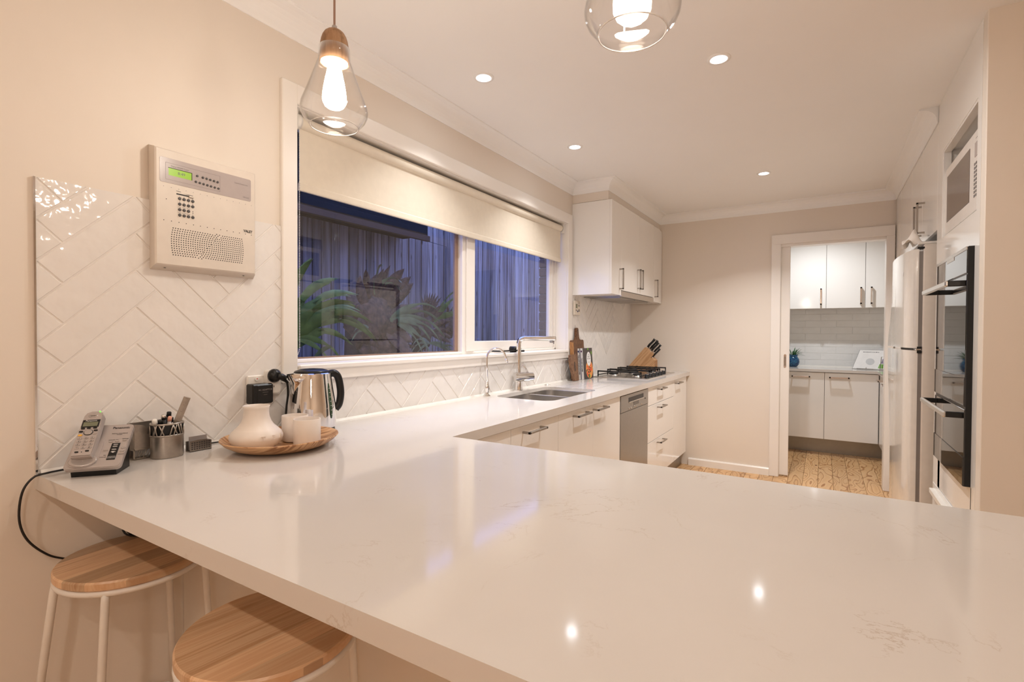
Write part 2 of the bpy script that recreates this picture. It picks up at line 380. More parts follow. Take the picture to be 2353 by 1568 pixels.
def paling():
    t=MT('weathered paling'); g=t.n('ShaderNodeTexCoord'); oi=t.n('ShaderNodeObjectInfo')
    va=t.n('ShaderNodeVectorMath',operation='MULTIPLY_ADD'); t.l(oi.outputs['Random'],va.inputs[0]); va.inputs[1].default_value=(0,17,11); t.l(g.outputs['Object'],va.inputs[2])
    mp=t.n('ShaderNodeMapping'); mp.inputs['Scale'].default_value=(1,20,.9); t.l(va.outputs[0],mp.inputs[0])
    n1=t.n('ShaderNodeTexNoise'); n1.inputs['Scale'].default_value=1.6; n1.inputs['Detail'].default_value=5; n1.inputs['Distortion'].default_value=.6; t.l(mp.outputs[0],n1.inputs['Vector'])
    c=t.ramp(n1.outputs['Fac'],[(.34,(.22,.17,.13)),(.5,(.36,.30,.25)),(.66,(.46,.40,.35))])
    vo=t.n('ShaderNodeTexVoronoi'); mp2=t.n('ShaderNodeMapping'); mp2.inputs['Scale'].default_value=(1,9,3.2); t.l(va.outputs[0],mp2.inputs[0]); t.l(mp2.outputs[0],vo.inputs['Vector']); vo.inputs['Scale'].default_value=1
    k=t.ramp(vo.outputs['Distance'],[(.05,(1,1,1)),(.14,(0,0,0))])
    mx=t.n('ShaderNodeMix',data_type='RGBA'); t.l(k,mx.inputs[0]); t.l(c,mx.inputs[6]); mx.inputs[7].default_value=(.06,.045,.035,1)
    hs=t.n('ShaderNodeHueSaturation'); mr=t.n('ShaderNodeMapRange'); mr.inputs[3].default_value=.6; mr.inputs[4].default_value=1.3; t.l(oi.outputs['Random'],mr.inputs[0]); t.l(mr.outputs[0],hs.inputs['Value']); t.l(mx.outputs[2],hs.inputs['Color'])
    t.l(hs.outputs[0],t.p.inputs['Base Color']); t.p.inputs['Roughness'].default_value=.85; t.p.inputs['Specular IOR Level'].default_value=.1; t.bump(n1.outputs['Fac'],.5,.004); return t.m
M['paling']=paling()
def blueglaze():
    t=MT('mottled blue glaze'); g=t.n('ShaderNodeTexCoord'); vo=t.n('ShaderNodeTexVoronoi',feature='DISTANCE_TO_EDGE'); vo.inputs['Scale'].default_value=70; t.l(g.outputs['Object'],vo.inputs['Vector'])
    c=t.ramp(vo.outputs['Distance'],[(.02,(.004,.006,.05)),(.12,(.02,.09,.22)),(.3,(.03,.20,.30))]); t.l(c,t.p.inputs['Base Color']); t.p.inputs['Roughness'].default_value=.12; return t.m
M['potblue']=blueglaze()
def seatwood(seed):
    """oiled ash seat: edge-glued strips with slightly different tones"""
    t=MT('oiled ash seat'); g=t.n('ShaderNodeTexCoord'); mp=t.n('ShaderNodeMapping'); mp.inputs['Scale'].default_value=(1.1,26,6); mp.inputs['Location'].default_value=(seed,seed,0)
    t.l(g.outputs['Object'],mp.inputs[0]); n1=t.n('ShaderNodeTexNoise'); n1.inputs['Scale'].default_value=1.5; n1.inputs['Detail'].default_value=3; n1.inputs['Distortion'].default_value=.15; t.l(mp.outputs[0],n1.inputs['Vector'])
    mu=t.n('ShaderNodeMath',operation='MULTIPLY'); mu.inputs[1].default_value=6; t.l(n1.outputs['Fac'],mu.inputs[0]); fr=t.n('ShaderNodeMath',operation='PINGPONG'); fr.inputs[1].default_value=1; t.l(mu.outputs[0],fr.inputs[0])
    c=t.ramp(fr.outputs[0],[(0,'cb9d75'),(.5,'e4c09a'),(1,'d8ac85')])
    sx=t.n('ShaderNodeSeparateXYZ'); t.l(g.outputs['Object'],sx.inputs[0]); m2=t.n('ShaderNodeMath',operation='MULTIPLY_ADD'); m2.inputs[1].default_value=17; m2.inputs[2].default_value=seed; t.l(sx.outputs[1],m2.inputs[0])
    fl=t.n('ShaderNodeMath',operation='FLOOR'); t.l(m2.outputs[0],fl.inputs[0]); wn=t.n('ShaderNodeTexWhiteNoise',noise_dimensions='1D'); t.l(fl.outputs[0],wn.inputs['W'])
    mr=t.n('ShaderNodeMapRange'); mr.inputs[3].default_value=.62; mr.inputs[4].default_value=1.12; t.l(wn.outputs['Value'],mr.inputs[0]); hs=t.n('ShaderNodeHueSaturation'); t.l(mr.outputs[0],hs.inputs['Value']); t.l(c,hs.inputs['Color'])
    t.l(hs.outputs[0],t.p.inputs['Base Color']); t.p.inputs['Roughness'].default_value=.33; return t.m

# ================================================================== the shell
YB=4.60; WR=2.17; YR=1.983; CE=2.421; CB=2.341; PY=6.30
S=MB()
S.box(-.16,0,-4.2,.737,-.1,2.5); S.box(-.16,0,3.078,6.6,-.1,2.5); S.box(-.16,0,.737,3.078,-.1,1.137); S.box(-.16,0,.737,3.078,2.105,2.5)
wall_left=struct('wall_left',S,M['wall'])
S=MB(); S.box(-.0,1.345,YB,YB+.1,0,CE+.05); S.box(2.125,5.2,YB,YB+.1,0,CE+.05); S.box(1.345,2.125,YB,YB+.1,2.062,CE+.05)
wall_back=struct('wall_back',S,M['wall'])
wall_front=struct('wall_front',MB().box(-.1,5.3,-4.3,-4.2,-.1,2.5),M['wall'])
wall_right=struct('wall_right',MB().box(5.2,5.3,-4.3,2.1,-.1,2.5),M['wall'])
struct('wall_right_return',MB().box(WR,5.2,YR,YR+.06,0,CE+.02,b=.003),M['wall'])
struct('ceiling',MB().box(-.1,5.3,-4.3,6.5,CE,CE+.1),M['ceil'])
struct('wall_pantry_back',MB().box(-.0,3.3,PY+.012,PY+.1,0,CE),M['wall'])
struct('wall_pantry_right',MB().box(2.75,2.85,YB+.1,PY+.012,0,CE),M['wall'])
# floor: boards running away from the camera
floor=struct('floor',MB().box(-.1,5.3,-4.3,6.4,-.12,-.018),M['eave'])
x=-.02; k=0; bm0=None
BW=.112
proto=MB().box(-BW/2+.0009,BW/2-.0009,0,10.6,-.018,0,b=.0012)
pm=None
while x<5.2:
    if pm is None:
        o=part('floorboard',proto,M['pine'],floor); pm=o.data
    else:
        o=bpy.data.objects.new('floorboard',pm); COL.objects.link(o); o.parent=floor
    o.location=(x+BW/2,-4.25,0); x+=BW
# cove cornices
def cove(name,p0,p1,inward,m0=0,m1=0,size=.08):
    """quarter-cove between two wall points (x,y); inward = unit normal into the room; m = mitre at each end (+ outer, - inner)"""
    p0=Vector((*p0,0)); p1=Vector((*p1,0)); d=(p1-p0).normalized(); nrm=Vector((*inward,0))
    prof=[(0,CB),(.005,CB),(.007,CB+.008)]
    for i in range(7):
        a=PI/2*i/6; prof.append((.007+(size-.014)*(1-math.cos(a)),CB+.008+(size-.016)*math.sin(a)))
    prof+=[(size-.004,CE-.008),(size,CE-.006),(size,CE),(0,CE)]
    mb=MB(); n=len(prof)
    v=[tuple(p0+nrm*a+d*(-m0*a)+Vector((0,0,h))) for a,h in prof]+[tuple(p1+nrm*a+d*(m1*a)+Vector((0,0,h))) for a,h in prof]
    mb.add(v,[tuple(range(n)),tuple(range(n,2*n))[::-1]]+[(i,(i+1)%n,n+(i+1)%n,n+i) for i in range(n)])
    struct(name,mb,M['ceil'])
BD=.294; YC=3.185
cove('trim_1',(0,-4.2),(0,YC),(1,0),-1,-1)
cove('trim_2',(0,YC),(BD,YC),(0,-1),-1,1)
cove('trim_3',(BD,YC),(BD,YB),(1,0),1,-1)
cove('trim_4',(BD,YB),(WR,YB),(0,-1),-1,-1)
cove('trim_5',(WR,YB),(WR,2.876),(-1,0),-1,0)
struct('wall_bulkhead',MB().box(0,BD,YC,YB,2.276,CE),M['wall'])
# baseboard + door
struct('baseboard_back',MB().prism([(YB,0),(YB-.018,0),(YB-.018,.058),(YB-.010,.068),(YB,.068)],.59,1.285,'x'),M['trim'])
struct('baseboard_left',MB().prism([(0,0),(.018,0),(.018,.058),(.010,.068),(0,.068)],-4.2,.2,'y'),M['trim'])
door=struct('door_1',MB().box(1.285,1.360,YB-.018,YB+.001,0.001,2.058,b=.003).box(2.112,2.166,YB-.018,YB+.001,0.001,2.058,b=.003).box(1.285,2.166,YB-.0182,YB+.0012,2.056,2.14,b=.003)
   .box(1.340,1.362,YB+.001,YB+.102,0.001,2.05).box(2.110,2.130,YB+.001,YB+.102,0.001,2.05).box(1.350,2.120,YB+.0015,YB+.101,2.035,2.070),M['trim'])
leaf=part('door_leaf',MB().box(1.20,1.432,YB+.032,YB+.068,.012,2.04,b=.002),M['trim'],door,'white cavity sliding door leaf showing its edge')
pl=rrect(1.389,1.409,.967,1.087,.0095)
part('flush_pull',MB().prism(pl,YB+.0305,YB+.033,'y'),M['handle_lt'],leaf)
part('pull_recess',MB().prism(rrect(1.393,1.405,.985,1.069,.005),YB+.0298,YB+.0306,'y'),M['handle'],leaf)

# ------------------------------------------------------------------ window
WY0,WY1,WZ0,WZ1=.737,3.078,1.137,2.105
S=MB().box(0,.018,.675,WY0,1.073,2.178,b=.003).box(0,.018,WY1,3.150,1.073,2.178,b=.003).box(0,.0178,WY0-.003,WY1+.003,WZ1,2.178,b=.003).box(0,.0178,WY0-.003,WY1+.003,1.073,WZ0-.014,b=.003)
win=struct('window_1',S,M['trim'])
part('sill',MB().box(-.159,.026,WY0+.001,WY1-.001,WZ0-.022,WZ0+.001,b=.005).box(-.158,-.085,WY0+.002,WY1-.002,WZ0,WZ0+.016,b=.004),M['trim'],win)
part('reveal',MB().box(-.158,.002,WY1-.003,WY1+.008,WZ0+.001,WZ1-.001,b=.001).box(-.158,.002,WY0-.008,WY0+.003,WZ0+.001,WZ1-.001).box(-.158,.002,WY0+.001,WY1-.001,WZ1-.003,WZ1+.008).box(-.135,-.085,WY1-.022,WY1-.004,WZ0+.002,WZ1-.002).box(-.136,-.084,WY0+.002,WY1-.002,2.07,WZ1-.004),M['trim'],win)
part('mullion',MB().box(-.135,-.082,1.874,1.990,WZ0,WZ1,b=.003).box(-.082,-.072,1.905,1.985,WZ0+.016,WZ1,b=.003),M['trim'],win)
part('frame',MB().box(-.128,-.112,1.846,1.874,WZ0+.014,2.08,b=.002).box(-.125,-.113,WY0,1.85,WZ0+.014,WZ0+.022).box(-.125,-.113,WY0,.752,WZ0+.014,2.08),M['alu'],win,'brown metal sash edge')
part('sash',MB().box(-.125,-.096,1.990,2.018,WZ0+.016,2.08,b=.003).box(-.125,-.096,2.985,3.056,WZ0+.016,2.08,b=.003).box(-.125,-.096,2.01,2.99,WZ0+.016,1.212,b=.003).box(-.125,-.096,2.01,2.99,2.04,2.08,b=.003)
   .box(-.096,-.090,3.010,3.020,1.21,2.05),M['trim'],win)
part('pane',MB().box(-.1205,-.1195,.75,1.85,WZ0+.018,2.08),M['glass'],win)
part('pane',MB().box(-.1115,-.1105,2.015,2.987,1.208,2.045),M['glass'],win)

# ------------------------------------------------------------------ herringbone tiling
def clip(poly,x0,x1,y0,y1):
    for ax,val,sg in((0,x0,1),(0,x1,-1),(1,y0,1),(1,y1,-1)):
        out=[]
        for i in range(len(poly)):
            a,b=poly[i],poly[(i+1)%len(poly)]; da=(a[ax]-val)*sg; db=(b[ax]-val)*sg
            if da>=0: out.append(a)
            if (da>=0)!=(db>=0):
                t=da/(da-db); out.append(tuple(a[k]+(b[k]-a[k])*t for k in range(2)))
        poly=out
        if len(poly)<3: return []
    return poly
def inset(q,d):
    c=(sum(p[0] for p in q)/4,sum(p[1] for p in q)/4); e1=Vector(q[1])-Vector(q[0]); e2=Vector(q[3])-Vector(q[0])
    a=1-2*d/e1.length; b=1-2*d/e2.length; e1,e2=e1*a/2,e2*b/2; C=Vector(c)
    return [tuple(C-e1-e2),tuple(C+e1-e2),tuple(C+e1+e2),tuple(C-e1+e2)]
def tile_mesh(q,rects,emit,h=.0072,g=.0008,bv=.0026):
    """q: 4 corners in wall plane; emit(a,b,h)->xyz"""
    base=inset(q,g); top=inset(q,g+bv); mb=MB(); t1,t2,t3=[random.uniform(-.0006,.0006) for _ in range(3)]
    C=Vector((sum(p[0] for p in q)/4,sum(p[1] for p in q)/4))
    def H(p): return h+t1+t2*(p[0]-C.x)*6+t3*(p[1]-C.y)*6
    for r in rects:
        P=clip(top,*r)
        if P: mb.add([emit(p[0],p[1],H(p)) for p in P],[tuple(range(len(P)))])
        for i in range(4):
            j=(i+1)%4; quad=[base[i],base[j],top[j],top[i]]; P=clip(quad,*r)
            if not P: continue
            e=(Vector(base[j])-Vector(base[i])).normalized(); n=Vector((-e.y,e.x))
            if n.dot(C-Vector(base[i]))<0: n=-n
            v=[]
            for p in P:
                d=max(0,min(1,(Vector(p)-Vector(base[i])).dot(n)/bv)); v.append(emit(p[0],p[1],H(p)*(.35+.65*math.sin(d*PI/2))))
            mb.add(v,[tuple(range(len(v)))])
    return mb
part('grout_bed',MB().box(0,.0045,.004,.675,.9,1.644).box(0,.0045,.675,3.15,.9,1.073).box(0,.0045,3.15,YB,.9,1.60),M['grout'],wall_left)
rects=[(.0045,.6745,.901,1.644),(.6745,3.1505,.901,1.0725),(3.1505,YB-.001,.901,1.60)]
Wt=.0741; n_t=0
for k in range(-40,60):
    for m in range(-1,12):
        for kind in(0,1):
            gx,gy=(k+8*m,k) if kind==0 else (k+8*m,k+1)
            dx,dy=(4,1) if kind==0 else (1,4)
            q=[]
            for a,b in((0,0),(dx,0),(dx,dy),(0,dy)):
                X,Y=gx+a,gy+b; q.append((.058+(X-Y)*Wt/1.41421*1.0243,1.487+(X+Y)*Wt/1.41421-8*Wt*1.41421*0))
            if max(p[0] for p in q)<0 or min(p[0] for p in q)>YB or max(p[1] for p in q)<.9 or min(p[1] for p in q)>1.65: continue
            mb=tile_mesh(q,rects,lambda a,b,h:(h,a,b))
            if len(mb.f)>1 : part('tile',mb,M['tile'],wall_left); n_t+=1
part('edge_strip',MB().box(0,.0105,.0,.0045,.9,1.644),M['chrome'],wall_left,'thin metal tile edge strip')
# pantry tiles: running bond
wpt=struct('wall_pantry_tiled',MB().box(1.0,2.75,PY-.0035,PY+.012,.85,1.62),mat('grey white grout',(.80,.79,.77),.8))
for r_ in range(10):
    z0=.902+r_*.0742; off=(r_%2)*.151+.0
    for c_ in range(-1,8):
        x0=.905+c_*.302+off
        q=[(x0,z0),(x0+.302,z0),(x0+.302,z0+.0742),(x0,z0+.0742)]
        mb=tile_mesh(q,[(1.0,2.75,.901,1.62)],lambda a,b,h:(a,PY-h,b),h=.006,g=.001,bv=.002)
        if mb.f: part('tile',mb,M['ptile'],wpt)

# ================================================================== worktop (L shaped) as a height field with sink opening and drainage grooves
def worktop():
    H0,H1=.863,.9; SX0,SX1,SY0,SY1=.088,.462,1.935,2.60
    gx=[(.128+.0735*i,.1345+.0735*i) for i in range(5)]; gy0,gy1=2.60,3.0
    xs=sorted(set([0,.592,2.75,SX0,SX1]+[a for p in gx for a in p])); ys=sorted(set([0,.932,SY0,SY1,gy0,3.06,3.0,3.12,YB]))
    ge=[2.99,3.05,3.08,3.12,3.12]
    def top(xm,ym):
        if ym>.932 and xm>.592: return None
        if SX0<xm<SX1 and SY0<ym<SY1: return None
        if gy0<ym<3.12:
            for (a,b) in gx:
                if a<xm<b: return H1-.0022
        return H1
    mb=MB(); nx,ny=len(xs)-1,len(ys)-1
    T=[[top((xs[i]+xs[i+1])/2,(ys[j]+ys[j+1])/2) for j in range(ny)] for i in range(nx)]
    g=lambda i,j: T[i][j] if 0<=i<nx and 0<=j<ny else None
    for i in range(nx):
        for j in range(ny):
            t=T[i][j]
            if t is None: continue
            a,b,c,d=xs[i],xs[i+1],ys[j],ys[j+1]
            mb.add([(a,c,t),(b,c,t),(b,d,t),(a,d,t)],[(0,1,2,3)]); mb.add([(a,c,H0),(b,c,H0),(b,d,H0),(a,d,H0)],[(3,2,1,0)])
            for (u,vv,P,Q) in((i-1,j,(a,c),(a,d)),(i+1,j,(b,d),(b,c)),(i,j-1,(b,c),(a,c)),(i,j+1,(a,d),(b,d))):
                o=g(u,vv); lo=H0 if o is None else o
                if lo<t-1e-6: mb.add([(P[0],P[1],lo),(Q[0],Q[1],lo),(Q[0],Q[1],t),(P[0],P[1],t)],[(0,1,2,3)])
    # rounded corners of the opening
    R=.07
    for cx,cy,sx,sy in((SX0,SY0,1,1),(SX1,SY0,-1,1),(SX1,SY1,-1,-1),(SX0,SY1,1,-1)):
        P=[(cx,cy)]+[(cx+sx*(R-R*math.sin(a)),cy+sy*(R-R*math.cos(a))) for a in [PI/2*i/6 for i in range(7)]]
        mb.prism(P,H0,H1-.00005,'z')
    # small eased edge light-catcher along the two long fronts
    return mb
bt=thing('worktop','L-shaped white quartz benchtop with faint brown veins','worktop',(0,0,.863))
part('stone_slab',worktop(),M['quartz'],bt)
part('silicone_bead',MB().prism([(.008,.9),(.016,.9),(.008,.909)],.01,YB,'y'),M['white_pl'],bt)

# peninsula carcass below the bench
pc=thing('peninsula_cabinet','plain white back panel cabinet under the overhanging breakfast bar','cabinet',(0,.317,0))
part('back_panel',MB().box(.002,2.70,.345,.362,0,.862,b=.001),M['wall'],pc)
part('carcass',MB().box(.02,2.70,.362,.905,.1,.862),M['carc'],pc)

# ================================================================== sink and taps
sk=thing('double_sink','stainless steel double bowl sink set under the worktop','sink',(.27,2.27,.70))
def bowl(x0,x1,y0,y1,zt,zb):
    mb=MB(); R=.055; lv=[(0,zt),(0,zt-.02),(.004,zb+.04),(.014,zb+.012),(.04,zb)]
    rings=[[(p[0],p[1],z) for p in rrect(x0+d,x1-d,y0+d,y1-d,R,6)] for d,z in lv]; n=len(rings[0])
    mb.add([p for r in rings for p in r],[(i*n+k,i*n+(k+1)%n,(i+1)*n+(k+1)%n,(i+1)*n+k) for i in range(len(lv)-1) for k in range(n)]+[tuple((len(lv)-1)*n+k for k in range(n))],0,True)
    return mb
part('bowl',bowl(.094,.456,1.940,2.292,.8795,.70),M['steel'],sk,'near bowl'); part('bowl',bowl(.094,.456,2.314,2.595,.8795,.70),M['steel'],sk,'far bowl')
S=MB(); 
for a,b,c,d in((.0885,.0945,1.9355,2.5995),(.4555,.4615,1.9355,2.5995),(.0945,.4555,1.9355,1.9405),(.0945,.4555,2.5945,2.5995),(.0945,.4555,2.290,2.316)): S.box(a,b,c,d,.877,.880,b=.0005)
part('rim',S,M['steel'],sk)
part('waste',MB().lathe([(.04,.681),(.04,.684),(.03,.684),(.028,.682)],(.27,2.46,.02),24),M['chrome'],sk)
tp=thing('mixer_tap','chrome pull-out kitchen mixer tap with long horizontal spout','tap',(.048,2.29,.9))
X,Y=.048,2.29
part('body',MB().lathe([(.030,.9),(.030,.904),(.026,.906),(.0245,.92),(.0245,.953),(.026,.955)],(X,Y,0),28).tube([(X-.012,Y-.030,.984),(X+.040,Y+.05,.984)],.0305,24)
     .lathe([(.0245,.955),(.0245,.990),(.018,1.008)],(X,Y,0),24),M['chrome'],tp,auto=.6)
part('spout',MB().tube(bez([(X,Y,.99),(X,Y,1.10),(X,Y,1.19)],4)[:-1]+bez([(X,Y,1.195),(X+.008,Y+.003,1.218),(X+.035,Y+.012,1.228),(X+.06,Y+.02,1.228),(X+.225,Y+.07,1.228)],6),.0150,20),M['chrome'],tp,auto=.8)
part('spray_outlet',MB().tube([(X+.20,Y+.062,1.216),(X+.20,Y+.062,1.203)],.012,16).tube([(X+.213,Y+.066,1.214),(X+.213,Y+.066,1.196)],.004,8),M['grey'],tp)
part('lever',MB().tube([(X+.042,Y+.045,1.000),(X+.035,Y+.03,1.035),(X+.020,Y+.015,1.062)],[.006,.005,.0045],10),M['chrome'],tp)
part('cartridge_cap',MB().tube([(X+.040,Y+.05,.984),(X+.058,Y+.078,.984)],.0265,24),M['chrome'],tp,auto=.6)
ft=thing('filter_tap','slim chrome gooseneck drinking water tap left of the mixer','tap',(.055,1.920,.9)); X,Y=.055,1.925
part('body',MB().lathe([(.023,.9),(.023,.903),(.013,.913),(.010,.92),(.013,.932),(.0165,.945),(.016,.957),(.012,.968),(.009,.98),(.0065,.99)],(X,Y,0),24),M['chrome'],ft)
g_=[(X,Y,.985),(X,Y,1.075)]+[(X+.044*(1-math.cos(a))*.95,Y+.044*(1-math.cos(a))*.75,1.118+.054*math.sin(a)) for a in [PI*i/12 for i in range(0,11)]]+[(X+.0865,Y+.068,1.113),(X+.090,Y+.071,1.100)]
part('gooseneck',MB().tube(g_,.0062,14),M['chrome'],ft)
part('nozzle',MB().tube([(X+.0862,Y+.0678,1.116),(X+.0915,Y+.0722,1.092)],.0078,14),M['chrome'],ft)
solo('air_switch',MB().lathe([(.022,0),(.022,.002),(.012,.004),(.012,.0055),(.006,.0065)],(.046,2.685,.9),28),M['steel'],'small round steel push button in the worktop behind the sink','button')

# ================================================================== base cabinets along the window wall
def handle(parent,pts,mat=None,size=(.010,.012),name='handle'):
    """flat bar pull: pts = (base0, grip0, grip1, base1) axis aligned boxes"""
    (b0,g0,g1,b1)=[Vector(p) for p in pts]; h=size[0]/2; mb=MB()
    for p,q in((b0,g0),(b1,g1),(g0,g1)):
        lo=[min(p[i],q[i])-h for i in range(3)]; hi=[max(p[i],q[i])+h for i in range(3)]
        mb.box(lo[0],hi[0],lo[1],hi[1],lo[2],hi[2],b=.001)
    return part(name,mb,mat or M['handle'],parent)
def hx(parent,x,y0,y1,z,out=.034,**k): return handle(parent,[(x,y0,z),(x+out,y0,z),(x+out,y1,z),(x,y1,z)],**k)
FX=.575
def doorx(root,y0,y1,z0,z1,x=FX,t=.018,name='door',g=.0015): return part(name,MB().box(x-t,x,y0+g,y1-g,z0+g,z1-g,b=.0012),M['laq'],root)
KZ=.135
c1=thing('base_cabinet','gloss white base cabinet nearest the peninsula corner','cabinet',(.3,1.57,0))
part('carcass',MB().box(.02,FX-.02,.935,1.791,KZ,.862),M['carc'],c1)
doorx(c1,.94,1.347,KZ,.858,name='corner_panel'); d=doorx(c1,1.347,1.793,KZ,.858); hx(d,FX,1.447,1.605,.828)
c2=thing('base_cabinet','gloss white two-door base cabinet under the sink','cabinet',(.3,2.24,0))
part('carcass',MB().box(.02,.07,1.793,2.684,KZ,.862).box(.02,FX-.02,1.793,1.81,KZ,.862).box(.02,FX-.02,2.667,2.684,KZ,.862).box(.02,FX-.02,1.793,2.684,KZ,KZ+.02),M['carc'],c2)
d=doorx(c2,1.793,2.236,KZ,.858); hx(d,FX,1.965,2.13,.828); d=doorx(c2,2.236,2.685,KZ,.858); hx(d,FX,2.235,2.395,.828)
dw=thing('dishwasher','stainless steel dishwasher between the base cabinets','dishwasher',(.3,2.99,0))
part('tub',MB().box(.03,FX-.03,2.70,3.28,.14,.855),M['carc'],dw)
p_=part('front_panel',MB().box(FX-.03,FX+.002,2.692,3.288,.10,.742,b=.002),M['steel_dk'],dw)
cp=part('control_panel',MB().box(FX-.03,FX+.004,2.692,3.288,.745,.854,b=.002),M['steel_dk'],dw)
part('grip_recess',MB().box(FX+.0035,FX+.0046,2.84,3.17,.800,.832),M['black'],cp); part('grip_lip',MB().box(FX+.002,FX+.010,2.84,3.17,.796,.803,b=.002),M['steel'],cp)
part('display',MB().box(FX+.004,FX+.0052,2.95,3.06,.770,.792),M['blackglass'],cp)
for i,yy in enumerate((2.845,2.885,2.965,3.0,3.12)): part('button',MB().lathe([(.006,0),(.006,.003),(.004,.004)],(FX+.004,yy,.760),12,axis='x'),M['steel'],cp)
part('lettering',text('Miele',.014,(FX+.0045,3.21,.79),(0,1,0),(0,0,1)),M['ink'],cp); part('printed_legend',text('- - - -',.012,(FX+.0045,2.88,.783),(0,1,0),(0,0,1)),M['ink'],cp)
c3=thing('drawer_cabinet','gloss white base cabinet of three drawers beside the dishwasher','cabinet',(.3,3.68,0))
part('carcass',MB().box(.02,FX-.02,3.298,4.055,KZ,.80),M['carc'],c3)
for a,b,hz in((.716,.858,.826),(.436,.716,.684),(KZ,.436,.405)):
    d=doorx(c3,3.298,4.062,a,b,name='drawer'); hx(d,FX,3.545,3.705,hz)
c4=thing('base_cabinet','narrow gloss white end cabinet against the back wall','cabinet',(.3,4.29,0))
part('carcass',MB().box(.02,FX-.02,4.064,4.58,KZ,.862),M['carc'],c4)
d=doorx(c4,4.064,4.515,KZ,.858); hx(d,FX,4.10,4.26,.826); part('end_panel',MB().box(.50,FX,4.517,4.535,KZ,.86,b=.001),M['laq'],c4)
kb=thing('kickboard','brushed metal kickboard under the window side cabinets','kickboard',(.52,2.7,0))
part('board',MB().box(.505,.520,.95,4.53,0,KZ-.002),M['kick'],kb)
part('return_board',MB().box(.10,.520,4.53,4.545,0,KZ-.002),M['kick'],kb)

# ================================================================== upper cabinets and range hood
UX=.327
def hzv(parent,x,y,z0,z1,out=.030,**k): return handle(parent,[(x,y,z0),(x+out,y,z0),(x+out,y,z1),(x,y,z1)],**k)
UT=2.272
u1=thing('wall_cabinet','gloss white wall cabinet beside the window, its end panel facing the room','cabinet',(.16,3.28,1.561))
part('end_panel',MB().box(0.001,UX-.018,3.176,3.194,1.561,UT,b=.001),M['laq'],u1); part('carcass',MB().box(0.004,UX-.02,3.194,3.388,1.563,UT-.002),M['carc'],u1)
d=doorx(u1,3.176,3.390,1.561,UT,x=UX); hzv(d,UX,3.352,1.612,1.765)
u2=thing('wall_cabinet','gloss white two-door wall cabinet over the range hood','cabinet',(.16,3.82,1.60))
part('carcass',MB().box(0.004,UX-.02,3.392,4.270,1.60,UT-.002),M['carc'],u2)
d=doorx(u2,3.390,3.828,1.602,UT,x=UX); hzv(d,UX,3.795,1.648,1.805); d=doorx(u2,3.828,4.272,1.602,UT,x=UX); hzv(d,UX,3.862,1.648,1.805)
u3=thing('wall_cabinet','gloss white narrow wall cabinet in the far corner','cabinet',(.16,4.42,1.561))
part('carcass',MB().box(0.004,UX-.02,4.276,4.59,1.563,UT-.002),M['carc'],u3); d=doorx(u3,4.274,4.50,1.561,UT,x=UX); hzv(d,UX,4.318,1.612,1.765)
part('filler',MB().box(UX-.03,UX-.012,4.502,4.595,1.561,UT),M['laq'],u3)
rh=thing('range_hood','slide-out stainless range hood below the wall cabinets','range hood',(.17,3.83,1.55))
part('fascia',MB().box(UX-.012,UX+.004,3.392,4.270,1.556,1.598,b=.002),M['steel'],rh)
part('body',MB().box(.01,UX-.012,3.396,4.266,1.5555,1.60),M['steel_dk'],rh)
part('filter_panel',MB().box(.04,UX-.03,3.45,3.80,1.548,1.5555,b=.001),M['handle'],rh); part('filter_panel',MB().box(.04,UX-.03,3.83,4.20,1.548,1.5555,b=.001),M['handle'],rh)

# ================================================================== gas hob
hb=thing('gas_hob','stainless steel gas hob with black cast iron trivets','hob',(.27,3.93,.9))
HX0,HX1,HY0,HY1=.055,.515,3.485,4.345
part('plate',MB().prism(rrect(HX0,HX1,HY0,HY1,.012,3),.9005,.906,'z'),M['steel'],hb)
for bx,by,br in((.16,3.68,.038),(.37,3.66,.03),(.24,3.93,.055),(.16,4.17,.03),(.35,4.17,.038)):
    bn=part('burner',MB().lathe([(br+.012,.906),(br+.012,.911),(br,.913),(br,.922)],(bx,by,0),24),M['steel'],hb)
    part('burner_cap',MB().lathe([(br+.002,.922),(br+.003,.928),(br-.006,.931)],(bx,by,0),24),M['iron'],bn)
for y0,y1 in((3.52,3.795),(3.805,4.055),(4.065,4.31)):
    S=MB(); x0,x1=.085,.435; zt=.953
    for yy in (y0+.025,y1-.025):
        S.box(x0-.012,x1+.012,yy-.004,yy+.004,zt-.011,zt)
        for xx in (x0-.008,x1+.008): S.box(xx-.004,xx+.004,yy-.004,yy+.004,.906,zt)
    for xx in (x0+.085,x1-.085): 
        for q in (y0,y1-.06): S.box(xx-.004,xx+.004,q,q+.06,zt-.011,zt+.002)
    for xx in (x0+.0,x1-.0): S.box(xx-.004,xx+.004,y0+.02,y1-.02,.915,.922)
    S.box((x0+x1)/2-.004,(x0+x1)/2+.004,y0+.02,y1-.02,zt-.011,zt)
    part('trivet',S,M['iron'],hb)
for i in range(6):
    yy=3.60+.098*i; kn=part('knob',MB().lathe([(.021,.906),(.021,.910),(.0185,.914),(.017,.932),(.014,.935)],(.475,yy,0),20),M['black'],hb)
    part('knob_ring',MB().lathe([(.0155,.9345),(.0155,.937),(.012,.9375)],(.475,yy,0),20),M['chrome'],kn)

